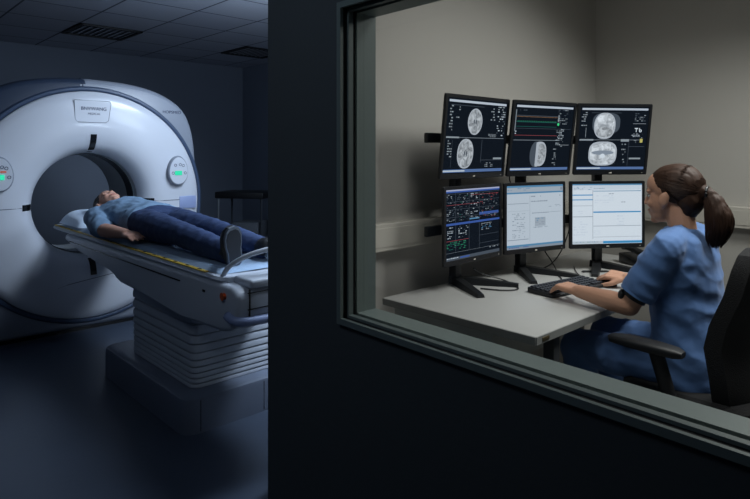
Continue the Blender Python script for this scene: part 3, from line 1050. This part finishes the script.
class Screen:
    def __init__(s, w, h, mats=None):
        s.bm = nb(); s.w = w; s.h = h; s.mats = []; s.z = 0
    def mi(s, m):
        if m not in s.mats:
            s.mats.append(m)
        return s.mats.index(m)
    def P(s, x, y, lift):
        return V(((x - .5) * s.w, -lift, s.h * (1 - y)))
    def rect(s, x0, y0, x1, y1, c, l=1):
        m = EM[c] if isinstance(c, str) else c
        vs = [s.bm.verts.new(s.P(x, y, l * .0002)) for x, y in ((x0, y1), (x1, y1), (x1, y0), (x0, y0))]
        s.bm.faces.new(vs).material_index = s.mi(m)
    def oval(s, x, y, rx, ry, c, l=1, p=2., flat=None):
        m = EM[c] if isinstance(c, str) else c
        vs = []
        for k in range(40):
            a = 2 * PI * k / 40
            ca, sa = math.cos(a), math.sin(a)
            px = math.copysign(abs(ca) ** (2 / p), ca) * rx
            py = math.copysign(abs(sa) ** (2 / p), sa) * ry
            if flat is not None:
                px = max(px, flat * rx)
            vs.append(s.bm.verts.new(s.P(x + px, y - py, l * .0002)))
        s.bm.faces.new(vs).material_index = s.mi(m)
    def text(s, x0, y0, x1, y1, rows, c, r, dens=.6, th=.42, l=2):
        """rows of illegibly small marks"""
        hh = (y1 - y0) / rows
        for i in range(rows):
            x = x0
            yy = y0 + i * hh
            while x < x1:
                w = r.uniform(.010, .035)
                if r.random() < dens:
                    s.rect(x, yy, min(x1, x + w), yy + hh * th, r.choice(c) if isinstance(c, (list, tuple)) else c, l)
                x += w + .008

def scan(s, x, y, rx, ry, m, p=2.):
    s.oval(x, y, rx, ry, BMR, 1, p)
    s.oval(x, y, rx * .90, ry * .92, m, 2, p)
    s.oval(x - rx * .13, y + ry * .02, rx * .07, ry * .20, 'dim', 3)
    s.oval(x + rx * .13, y + ry * .02, rx * .07, ry * .20, 'dim', 3)
    s.rect(x - rx * .015, y - ry * .85, x + rx * .015, y - ry * .3, 'pale', 3)
    s.rect(x - rx * .015, y + ry * .4, x + rx * .015, y + ry * .85, 'dim', 3)

def screen_content(kind, w, h):
    s = Screen(w, h)
    r = random.Random(kind)
    if kind in (1, 2, 3):
        s.rect(0, 0, 1, 1, 'bg', 0)
        s.rect(.03, .025, .985, .055, 'bar', 1)
        s.rect(.0, .945, .99, .985, 'task', 1); s.rect(.01, .955, .35, .975, 'pale', 2)
    if kind == 1:
        s.rect(.06, .09, .6, .096, 'dim'); s.rect(.02, .515, .98, .522, 'line'); s.rect(.02, .508, .22, .528, 'txt', 2)
        scan(s, .46, .30, .120, .178, BM1); scan(s, .34, .735, .130, .20, BM1, 2.2)
        s.text(.05, .10, .10, .45, 9, 'txt', r, .5); s.text(.15, .11, .21, .28, 5, 'txt', r, .5)
        s.text(.72, .10, .80, .33, 6, 'txt', r, .5); s.text(.84, .07, .98, .50, 13, ['txt', 'dim', 'pale'], r, .55); s.text(.70, .46, .84, .51, 3, 'txt', r, .9)
        s.text(.05, .56, .12, .80, 7, 'txt', r, .5); s.rect(.60, .54, .605, .86, 'dim'); s.rect(.60, .82, .97, .826, 'dim'); s.rect(.82, .79, .97, .815, 'txt')
        s.text(.68, .86, .82, .93, 3, 'txt', r, .6); s.rect(.12, .56, .123, .92, 'dim')
    if kind == 2:
        s.rect(.02, .53, .80, .538, 'line'); s.rect(.02, .09, .035, .40, 'line'); s.text(.04, .09, .2, .12, 1, 'dim', r, .7)
        for x in range(34):
            s.rect(.05 + x * .02, .185, .058 + x * .02, .195, 'orange', 2)
        s.rect(.04, .17, .74, .178, 'dim'); s.rect(.04, .262, .72, .272, 'teal', 2); s.rect(.04, .33, .72, .337, 'teal', 2); s.rect(.0, .36, .98, .364, 'dim')
        for x in range(22):
            s.rect(.06 + x * .03, .248, .07 + x * .03, .262, 'green', 2)
        s.rect(.03, .46, .74, .466, 'red', 2); s.text(.03, .40, .06, .46, 2, 'pale', r, .9)
        s.oval(.745, .29, .018, .022, 'led', 3); s.rect(.735, .15, .755, .25, 'txt', 2)
        s.text(.73, .07, .90, .30, 9, ['txt', 'dim'], r, .55); s.text(.73, .36, .86, .64, 12, ['txt', 'pale'], r, .55); s.rect(.80, .60, .97, .606, 'txt'); s.text(.70, .66, .76, .93, 9, 'txt', r, .7)
        s.oval(.40, .745, .09, .19, 'dim', 1); s.oval(.47, .74, .115, .185, BMR, 2, 2.6, -.55); s.oval(.49, .735, .085, .15, BM1, 3, 2.2, -.5); s.rect(.41, .57, .45, .93, BMR, 4)
    if kind == 3:
        s.rect(.02, .515, .93, .522, 'line'); s.rect(.02, .507, .22, .53, 'txt', 2); s.rect(.62, .507, .74, .545, 'txt', 2)
        s.rect(.17, .095, .60, .10, 'dim'); s.oval(.39, .26, .20, .16, 'dim', 0.5, 3.); s.oval(.37, .30, .155, .205, BMR, 1, 2.3); s.oval(.37, .30, .14, .185, BM2, 2, 2.3); s.oval(.37, .40, .12, .08, BM1, 3)
        s.oval(.37, .735, .205, .19, BMR, 1, 3.0); s.oval(.37, .735, .185, .17, BM2, 2, 2.8); s.oval(.37, .72, .16, .035, 'grey2', 3); s.oval(.37, .77, .035, .035, 'white', 4)
        s.text(.03, .09, .11, .32, 7, 'txt', r, .5); s.rect(.10, .33, .106, .48, 'txt'); s.text(.80, .10, .96, .24, 5, ['txt', 'dim'], r, .7); s.rect(.78, .26, .97, .266, 'txt')
        s.text(.77, .42, .93, .50, 4, ['txt', 'pale'], r, .5); s.rect(.90, .50, .94, .56, 'yellow', 2); s.text(.76, .52, .86, .60, 3, 'txt', r, .5); s.rect(.74, .62, .97, .626, 'dim')
        s.text(.64, .58, .70, .90, 8, 'txt', r, .4); s.rect(.74, .54, .744, .93, 'dim'); s.rect(.76, .80, .93, .825, 'txt')
        # the two large characters of the slice readout
        s.rect(.81, .33, .86, .345, 'white', 3); s.rect(.83, .33, .84, .395, 'white', 3)
        s.oval(.895, .375, .02, .022, 'white', 3); s.oval(.895, .375, .009, .011, 'bg', 4); s.rect(.876, .33, .886, .38, 'white', 3)
    if kind == 4:
        s.rect(0, 0, 1, 1, 'bg', 0); s.rect(.0, .0, 1, .022, 'lilac'); s.rect(0, .022, 1, .045, 'blue')
        for y0, y1 in ((.07, .16), (.18, .27), (.29, .38), (.40, .45)):
            s.text(.02, y0, .16, y1, 4, ['txt', 'pale', 'dim', 'dim'], r, .5); s.text(.20, y0, .40, y1, 4, ['txt', 'dim', 'dim', 'teal'], r, .42); s.text(.44, y0, .58, y1, 4, ['txt', 'pale'], r, .5); s.text(.62, y0, .96, y1, 4, ['txt', 'dim', 'dim', 'red'], r, .38)
        for y in (.06, .17, .28, .39):
            s.rect(.0, y, 1, y + .004, 'dim')
        s.rect(.0, .215, .6, .22, 'red', 2); s.rect(.45, .09, .98, .095, 'red', 2); s.rect(.6, .36, .98, .40, 'blue', .5); s.rect(.0, .475, 1, .505, 'blue', 2); s.rect(.42, .43, .6, .45, 'ui', 2)
        s.text(.03, .53, .13, .70, 7, ['txt', 'pale'], r, .7); s.text(.22, .53, .40, .70, 7, ['txt', 'pale', 'dim'], r, .5); s.text(.64, .53, .84, .64, 5, ['ui', 'txt'], r, .7)
        s.text(.02, .74, .36, .86, 5, ['green', 'teal'], r, .6); s.rect(.0, .72, .40, .726, 'red', 2)
        for x in (.17, .41, .60):
            s.rect(x, .05, x + .005, .88, 'dim')
        s.rect(.60, .70, .98, .704, 'dim'); s.rect(.60, .82, .98, .824, 'dim'); s.rect(.0, .89, 1, .893, 'line')
        s.rect(.0, .955, 1, 1, 'dim', .5); s.rect(.25, .965, .42, .985, 'blue', 2); s.text(.02, .963, .22, .99, 1, 'pale', r, .8); s.text(.8, .9, .97, .93, 1, 'txt', r, .7)
    if kind == 5:
        s.rect(0, 0, 1, 1, 'pale', 0); s.rect(0, 0, 1, .03, 'ui'); s.rect(0, .03, 1, .105, 'grey', .5); s.rect(0, .105, 1, .13, 'ui', 1); s.text(.02, .04, .4, .09, 2, 'ui', r, .25)
        s.text(.36, .17, .95, .21, 1, 'grey2', r, .3); s.rect(.02, .28, .38, .288, 'grey2'); s.rect(.40, .16, .404, .90, 'grey2'); s.rect(.02, .40, .38, .404, 'grey')
        s.text(.10, .44, .32, .84, 14, ['grey', 'grey2'], r, .45); s.rect(.02, .85, .38, .86, 'grey2'); s.text(.42, .25, .72, .29, 1, 'grey2', r, .8); s.text(.72, .33, .97, .37, 2, 'grey2', r, .4)
        s.text(.44, .44, .75, .47, 1, 'grey2', r, .85); s.rect(.76, .44, .98, .445, 'grey2'); s.rect(.49, .52, .68, .66, 'grey', .8); s.text(.50, .53, .66, .65, 4, ['grey2', 'ui'], r, .6); s.text(.44, .67, .72, .70, 1, 'grey2', r, .9)
        s.rect(0, .935, 1, .965, 'ui', 1); s.rect(0, .965, 1, 1, 'grey2'); s.text(.04, .968, .38, .995, 1, 'blue', r, .8); s.rect(.95, .04, .99, .09, 'grey2', 2)
    if kind == 6:
        s.rect(0, 0, 1, 1, 'white', 0); s.rect(0, 0, 1, .022, 'ui'); s.rect(0, .022, 1, .10, 'panel', .5); s.text(.03, .05, .30, .11, 3, ['ui', 'grey'], r, .5); s.text(.31, .07, .46, .09, 1, ['ui', 'grey2'], r, .9)
        s.rect(.30, .115, .99, .125, 'ui'); s.rect(.0, .175, .29, .192, 'sky', 2); s.rect(.0, .255, .29, .27, 'sky', 2); s.rect(.29, .10, .296, .92, 'rule'); s.rect(0, .36, .29, .366, 'rule'); s.rect(0, .54, .29, .55, 'rule')
        s.text(.08, .45, .2, .52, 2, 'panel', r, .8); s.text(.02, .62, .22, .88, 6, 'panel', r, .6); s.text(.32, .19, .6, .34, 4, 'panel', r, .6); s.text(.52, .16, .60, .19, 1, 'rule', r, .6); s.text(.70, .30, .76, .33, 1, 'rule', r, .6)
        s.rect(.30, .46, .985, .482, 'sky', 2); s.text(.5, .60, .75, .63, 1, 'rule', r, .35); s.text(.64, .53, .74, .72, 4, 'panel', r, .5); s.rect(.30, .70, .985, .708, 'rule'); s.rect(.30, .885, .985, .89, 'rule'); s.text(.31, .78, .40, .86, 3, 'panel', r, .8)
        s.rect(0, .955, 1, .995, 'sky', 1); s.rect(0, .955, .44, .995, 'pale', 2); s.text(.05, .962, .40, .988, 1, ['ui', 'green', 'grey2'], r, .85)
    return s

def monitor(left, right, z, hgt, tilt, kind, label, depth=.032):
    L, Rr = V(left), V(right)
    d = Rr - L
    w = d.length
    cc = (L + Rr) / 2
    t = thing('monitor', label, 'monitor', (cc.x, cc.y, z), (0, 0, 0), 'monitors on the desk mount')
    t.rotation_euler = (Matrix.Rotation(math.atan2(d.y, d.x), 3, 'Z') @ Matrix.Rotation(math.radians(tilt), 3, 'X')).to_euler()
    b, bb = .016, .024
    bm = nb()
    def R(wi, hi, zi, y, rad=.008):
        return [V((p[0], y, zi + p[1])) for p in rrect(wi, hi, rad, 3)]
    loft(bm, [R(w, hgt, hgt / 2, 0), R(w, hgt, hgt / 2, .012), R(w - .01, hgt - .01, hgt / 2, .018), R(w * .82, hgt * .8, hgt / 2, depth), R(w * .78, hgt * .76, hgt / 2, depth + .006, .02)][1:])
    hs = obj('housing', bm, M['bezel'], t)
    bm = nb(); bx(bm, (0, depth + .012, hgt / 2), (.12, .02, .12), .006); obj('mount_plate', bm, M['black'], hs)
    bm = nb()
    zi = bb + (hgt - b - bb) / 2
    loft(bm, [R(w, hgt, hgt / 2, .0125), R(w, hgt, hgt / 2, .002), R(w - .004, hgt - .004, hgt / 2, 0, .006), R(w - 2 * b, hgt - b - bb, zi, 0, .002), R(w - 2 * b, hgt - b - bb, zi, .006, .002)], caps=False)
    bz = obj('bezel', bm, M['bezel'], t)
    bm = nb(); bx(bm, (w / 2 - .03, -.0006, bb * .45), (.006, .0012, .003), .0003); obj('power_button', bm, M['trunk'], bz)
    bm = nb(); bx(bm, (0, -.0006, bb * .45), (.016, .0012, .006), .0004)
    obj('badge', bm, M['trunk'], bz)
    s = screen_content(kind, w - 2 * b, hgt - b - bb)
    for v in s.bm.verts:
        v.co.y += .0045
        v.co.z += bb
    sc = obj('screen', s.bm, s.mats, t, smooth=False, normals=False)
    return t
LOW = [((-1.70, 2.025), (-1.712, 2.487)), ((-1.70, 2.492), (-1.595, 2.905)), ((-1.575, 2.912), (-1.325, 3.268))]
LZ, LH, UZ, UH = .852, .362, 1.247, .384
monitor(LOW[0][0] + (0,), LOW[0][1] + (0,), LZ, LH, 0, 4, 'lower left monitor showing dark screen of coloured data tables')
monitor(LOW[1][0] + (0,), LOW[1][1] + (0,), LZ, LH, 0, 5, 'lower middle monitor showing pale grey form window')
monitor(LOW[2][0] + (0,), LOW[2][1] + (0,), LZ, LH, 0, 6, 'lower right monitor showing white record page with blue bars')
UPP = [((-1.70, 1.995), (-1.70, 2.485)), ((-1.685, 2.489), (-1.578, 2.918)), ((-1.568, 2.934), (-1.322, 3.280))]
monitor(UPP[0][0] + (0,), UPP[0][1] + (0,), UZ, UH, 6, 1, 'upper left monitor showing two oval brain scan slices')
monitor(UPP[1][0] + (0,), UPP[1][1] + (0,), UZ, UH, 8, 2, 'upper middle monitor showing green trace lines above half a skull')
monitor(UPP[2][0] + (0,), UPP[2][1] + (0,), UZ, UH, 9, 3, 'upper right monitor showing two wide bright brain slices')

# stand that carries the six monitors
mm = thing('monitor_mount', 'black desk stand with three posts and two rails carrying the six monitors', 'monitor stand', (-1.75, 2.6, .73))
MO = (-1.75, 2.6, .73)
mids = []
for l, r in LOW:
    a, b = V(l + (0,)), V(r + (0,))
    d = (b - a).normalized(); n = V((d.y, -d.x, 0))
    mids.append(((a + b) / 2 - n * .115, n, d))
for k, (p, n, d) in enumerate(mids):
    bm = nb(); bx(bm, (p.x, p.y, 1.10), (.045, .045, .74), .006, rot=Euler((0, 0, math.atan2(d.y, d.x)))); obj('post', bm, M['black'], mm, off=MO)
    for s in (-1, 1):
        dirv = (n * .86 + d * s * .51).normalized()
        e = p + dirv * .30
        bm = nb()
        side = V((-dirv.y, dirv.x, 0))
        R0 = []
        for t, hh, ww in ((-.03, .034, .026), (.08, .032, .025), (.24, .02, .021), (.30, .014, .018)):
            q = p + dirv * t
            R0.append([V((q.x, q.y, .731)) + side * ww + V((0, 0, 0)), V((q.x, q.y, .731)) - side * ww, V((q.x, q.y, .731 + hh)) - side * ww * .8, V((q.x, q.y, .731 + hh)) + side * ww * .8])
        loft(bm, R0)
        obj('foot', bm, M['black'], mm, off=MO)
for z, ext in ((1.005, .0), (1.435, .0)):
    bm = nb()
    pp = [mids[0][0] - mids[0][2] * .232 + V((0, 0, 0)), mids[0][0], mids[1][0], mids[2][0], mids[2][0] + mids[2][2] * .14]
    pp = [V((q.x, q.y, z)) + V((.018, 0, 0)) for q in pp]
    for a, b in zip(pp[:-1], pp[1:]):
        m_ = (a + b) / 2; dd = b - a
        bx(bm, m_, (dd.length + .02, .022, .046), .004, rot=Euler((0, 0, math.atan2(dd.y, dd.x))))
    obj('rail', bm, M['black'], mm, off=MO)

# ------------------------------------------------------------------ things on the desk
ZD = .7305
kc = V((-1.380, 2.540, ZD)); ka = math.radians(82)
kb = thing('keyboard', 'black keyboard under the woman\'s left hand', 'keyboard', kc, (0, 0, ka))
bm = nb()
loft(bm, [[V((p[0], p[1], z0 + (p[1] * .06 if z0 > .004 else 0))) for p in rrect(.41 + g, .15 + g, .012, 3)] for z0, g in ((0, -.006), (.003, 0), (.016, 0), (.020, -.006))])
obj('case', bm, M['black'], kb)
bm = nb()
for rI in range(5):
    y = .055 - rI * .0255
    x = -.194
    while x < .18:
        w = .019 if not (rI == 4 and -.10 < x < .0) else .11
        if not (.085 < x < .095):
            q = bx(bm, (x + w / 2, y, .0235 + y * .06), (w - .003, .0165, .008), .0015, 1)
        x += w + .0005
obj('keys', bm, M['key'], kb)
ms = thing('mouse', 'black mouse under the woman\'s right hand', 'mouse', (-1.300, 2.745, ZD), (0, 0, math.radians(90 + 3)))
bm = nb()
ell(bm, (0, 0, .006), (.031, .056, .026), None, 24, 16)
for v in bm.verts:
    v.co.z = max(v.co.z, 0)
obj('shell', bm, M['black'], ms)
bm = nb(); cyl(bm, (-.003, .03, .0265), (.003, .03, .0265), .007, seg=14); obj('scroll_wheel', bm, M['key'], ms)
pn = thing('pen', 'black pen lying on the desk before the lower right monitor', 'pen', (-1.475, 3.00, ZD + .005), (0, 0, math.radians(50)))
bm = nb(); tube(bm, [(-.075, 0, 0), (-.07, 0, 0), (.055, 0, 0), (.07, 0, 0), (.078, 0, 0)], [.0035, .0052, .0055, .003, .001], 10); obj('barrel', bm, M['black'], pn)
bm = nb(); bx(bm, (-.05, 0, .006), (.035, .003, .0015), .0005); obj('clip', bm, M['steel'], pn)
ph = thing('desk_phone', 'black desk phone with grey keys behind the lower right monitor\'s edge', 'phone', (-1.385, 3.415, ZD), (0, 0, math.radians(62)))
bm = nb(); prism(bm, [(-.10, 0), (.10, 0), (.10, .06), (-.10, .022)], 0, -.10, .10, .008, 2); obj('base', bm, M['bezel'], ph)
bm = nb(); tube(bm, [(-.065, -.095, .065), (-.065, -.07, .072), (-.065, 0, .085), (-.065, .07, .095), (-.065, .095, .095)], [.024, .02, .017, .02, .024], 12); obj('handset', bm, M['black'], ph)
bm = nb()
for i in range(3):
    for j in range(4):
        bx(bm, (.0 + i * .025, -.06 + j * .025, .036 + (-.06 + j * .025) * .19 + .012), (.017, .015, .008), .002, rot=Euler((.19, 0, 0)))
obj('keypad', bm, M['trunk'], ph)
def cable(pts, label, r=.0032):
    bm = nb(); tube(bm, pts, r, 8, smooth=3)
    tag(obj('cable', bm, M['black']), label, 'cable', 'cables on the desk')
z = ZD + .004
cable([(-1.77, 2.33, .80), (-1.76, 2.40, .76), (-1.70, 2.48, z), (-1.60, 2.42, z), (-1.52, 2.36, z), (-1.56, 2.28, z), (-1.66, 2.24, z)], 'black cable looping on the desk around the left monitor foot')
cable([(-1.72, 2.82, 1.0), (-1.71, 2.86, .85), (-1.66, 2.90, .76), (-1.57, 2.78, z), (-1.50, 2.70, z), (-1.46, 2.62, z), (-1.43, 2.60, z)], 'black cable running from the middle monitor to the keyboard')
cable([(-1.64, 3.06, 1.0), (-1.66, 3.02, .86), (-1.68, 2.95, .77), (-1.70, 2.86, z), (-1.76, 2.79, z)], 'black cable drooping between the middle and right monitor posts')
cable([(-1.335, 2.77, z + .008), (-1.37, 2.775, z), (-1.42, 2.80, z), (-1.50, 2.86, z), (-1.57, 2.96, z), (-1.63, 3.06, z)], 'thin black mouse cable crossing the desk towards the right post', .0022)
cable([(-1.70, 2.55, 1.30), (-1.735, 2.58, 1.22), (-1.72, 2.62, 1.18), (-1.74, 2.64, 1.06)], 'short black cable hanging between upper and lower left monitors')

# ------------------------------------------------------------------ office chair
CX, CY = -.80, 2.50
ch = thing('office_chair', 'black office chair with armrests that the woman sits on', 'chair', (CX, CY, 0))
CO = (CX, CY, 0)
bm = nb()
loft(bm, [[V((CX + p[0], CY + p[1], z_)) for p in rrect(.48 + g, .48 + g, .10, 6)] for z_, g in ((.385, -.08), (.395, -.02), (.43, 0), (.47, -.01), (.488, -.05))])
obj('seat', bm, M['chair_fab'], ch, off=CO)
bm = nb()
prof_b = [(.46, -.630, .19), (.50, -.632, .215), (.58, -.638, .228), (.68, -.652, .235), (.76, -.635, .235), (.87, -.592, .228), (.96, -.572, .21), (1.01, -.562, .17), (1.028, -.558, .09)]
front, back = [], []
rgs = []
for z_, x_, hw in prof_b:
    row = []
    for k in range(13):
        u = -1 + k / 6
        row.append(V((x_ - .065 * u * u, CY + u * hw, z_)))
    for k in range(13):
        u = 1 - k / 6
        row.append(V((x_ + .05 - .06 * u * u, CY + u * hw * .98, z_)))
    rgs.append(row)
loft(bm, rgs)
obj('backrest', bm, M['chair_fab'], ch, off=CO)
bm = nb()
tube(bm, [(-.75, CY, .36), (-.62, CY, .35), (-.55, CY, .40), (-.535, CY, .52), (-.535, CY, .66)], [.03, .026], 12, smooth=2)
obj('back_stem', bm, M['chair_pl'], ch, off=CO)
bm = nb()
prism(bm, [(-.66, .365), (-.60, .365), (-.615, .47), (-.63, .475), (-.655, .40)], 1, CY - .262, CY - .245, .004)
br = obj('side_bracket', bm, M['chair_grey'], ch, off=CO); br['label'] = 'small grey metal bracket'
for s in (-1, 1):
    y = CY + s * .285
    bm = nb()
    tube(bm, [(-.79, y - s * .06, .375), (-.79, y - s * .01, .38), (-.80, y, .44), (-.83, y, .55), (-.86, y, .645)], [.024, .026], 12, smooth=2)
    st_ = obj('arm_post', bm, M['chair_pl'], ch, off=CO)
    bm = nb()
    R0 = []
    for x_, hw, z_, th in ((-1.03, .02, .662, .008), (-1.02, .034, .660, .012), (-.96, .042, .660, .016), (-.86, .042, .658, .018), (-.79, .036, .655, .016), (-.765, .022, .653, .010)):
        R0.append([V((x_, y + p[0], z_ + p[1])) for p in rrect(hw * 2, th * 2, th * .8, 3)])
    loft(bm, R0)
    obj('armrest', bm, M['chair_pl'], ch, off=CO)
bm = nb(); cyl(bm, (CX, CY, .10), (CX, CY, .25), .03); cyl(bm, (CX, CY, .25), (CX, CY, .375), .022); bx(bm, (CX, CY, .365), (.22, .2, .03), .008); obj('gas_column', bm, M['chair_pl'], ch, off=CO)
for k in range(5):
    a = math.radians(20 + 72 * k)
    d = V((math.cos(a), math.sin(a), 0))
    b0 = V((CX, CY, .115))
    bm = nb(); tube(bm, [b0, b0 + d * .15 + V((0, 0, -.01)), b0 + d * .29 + V((0, 0, -.035))], [.028, .015], 10); lg = obj('base_leg', bm, M['chair_pl'], ch, off=CO)
    e = b0 + d * .285; n = V((-d.y, d.x, 0))
    bm = nb()
    for s in (-1, 1):
        c0 = V((e.x, e.y, .03)) + n * s * .018
        cyl(bm, c0 - n * .009, c0 + n * .009, .026, seg=16)
    cyl(bm, V((e.x, e.y, .03)), V((e.x, e.y, .085)), .008, seg=10)
    obj('caster', bm, M['black'], lg, off=CO)

# ------------------------------------------------------------------ lights
def area(name, loc, tgt, size, power, col, spread=180, size_y=None):
    l = bpy.data.lights.new(name, 'AREA')
    l.energy = power
    l.color = col
    l.size = size
    if size_y:
        l.shape = 'RECTANGLE'; l.size_y = size_y
    l.spread = math.radians(spread)
    o = bpy.data.objects.new(name, l)
    COL.objects.link(o)
    o.location = loc
    o.rotation_euler = (V(tgt) - V(loc)).to_track_quat('-Z', 'Y').to_euler()
    return o
BL = (.69, .825, 1.0)
WM = (1.0, .985, .965)
area('scanner_key', (-3.35, 2.5, 2.52), (-4.75, 1.6, 1.0), .5, 15, BL, 110)
area('scanner_near', (-2.35, 2.1, 2.5), (-3.0, 1.5, .6), .5, 10, BL, 130)  # added fill from above for the near end of the table
area('table_end_fill', (-2.28, 2.3, 1.55), (-2.95, 1.6, .35), .3, 12, BL, 150)  # added unseen fill that brightens bellows and table end, not a known fixture
area('front_wall_fill', (-1.3, -.1, 2.5), (-1.7, .9, 1.4), .7, 4.2, BL, 160)  # added weak fill to lift the dark front wall, strongest near its top
area('bore_view_fill', (-6.1, 2.0, 1.5), (-7.6, 2.3, .9), .3, 1.1, BL, 90)  # added light behind the gantry so the wall seen through the bore is brighter
area('ceiling_wash', (-3.0, 2.5, 1.95), (-4.4, 2.8, 2.6), .5, 11.0, BL, 160)  # added uplight hanging free in the room to brighten the ceiling tiles
area('control_lamp', (-.35, 3.0, 2.5), (-.9, 2.7, .9), .7, 27, WM, 130)
area('desk_lamp_ceiling', (-.75, 1.75, 2.5), (-1.1, 2.4, .8), .5, 8, WM, 150)

w = bpy.data.worlds.new('world')
SC.world = w
w.use_nodes = True
w.node_tree.nodes['Background'].inputs[0].default_value = (.02, .03, .05, 1)
w.node_tree.nodes['Background'].inputs[1].default_value = .3

SC.view_settings.view_transform = 'Standard'
SC.view_settings.look = 'None'
SC.view_settings.exposure = 0
SC.view_settings.gamma = 1
SC.view_settings.use_curve_mapping = False
SC.cycles.use_denoising = True
SC.cycles.max_bounces = 8
SC.cycles.transparent_max_bounces = 12
SC.cycles.sample_clamp_indirect = 4
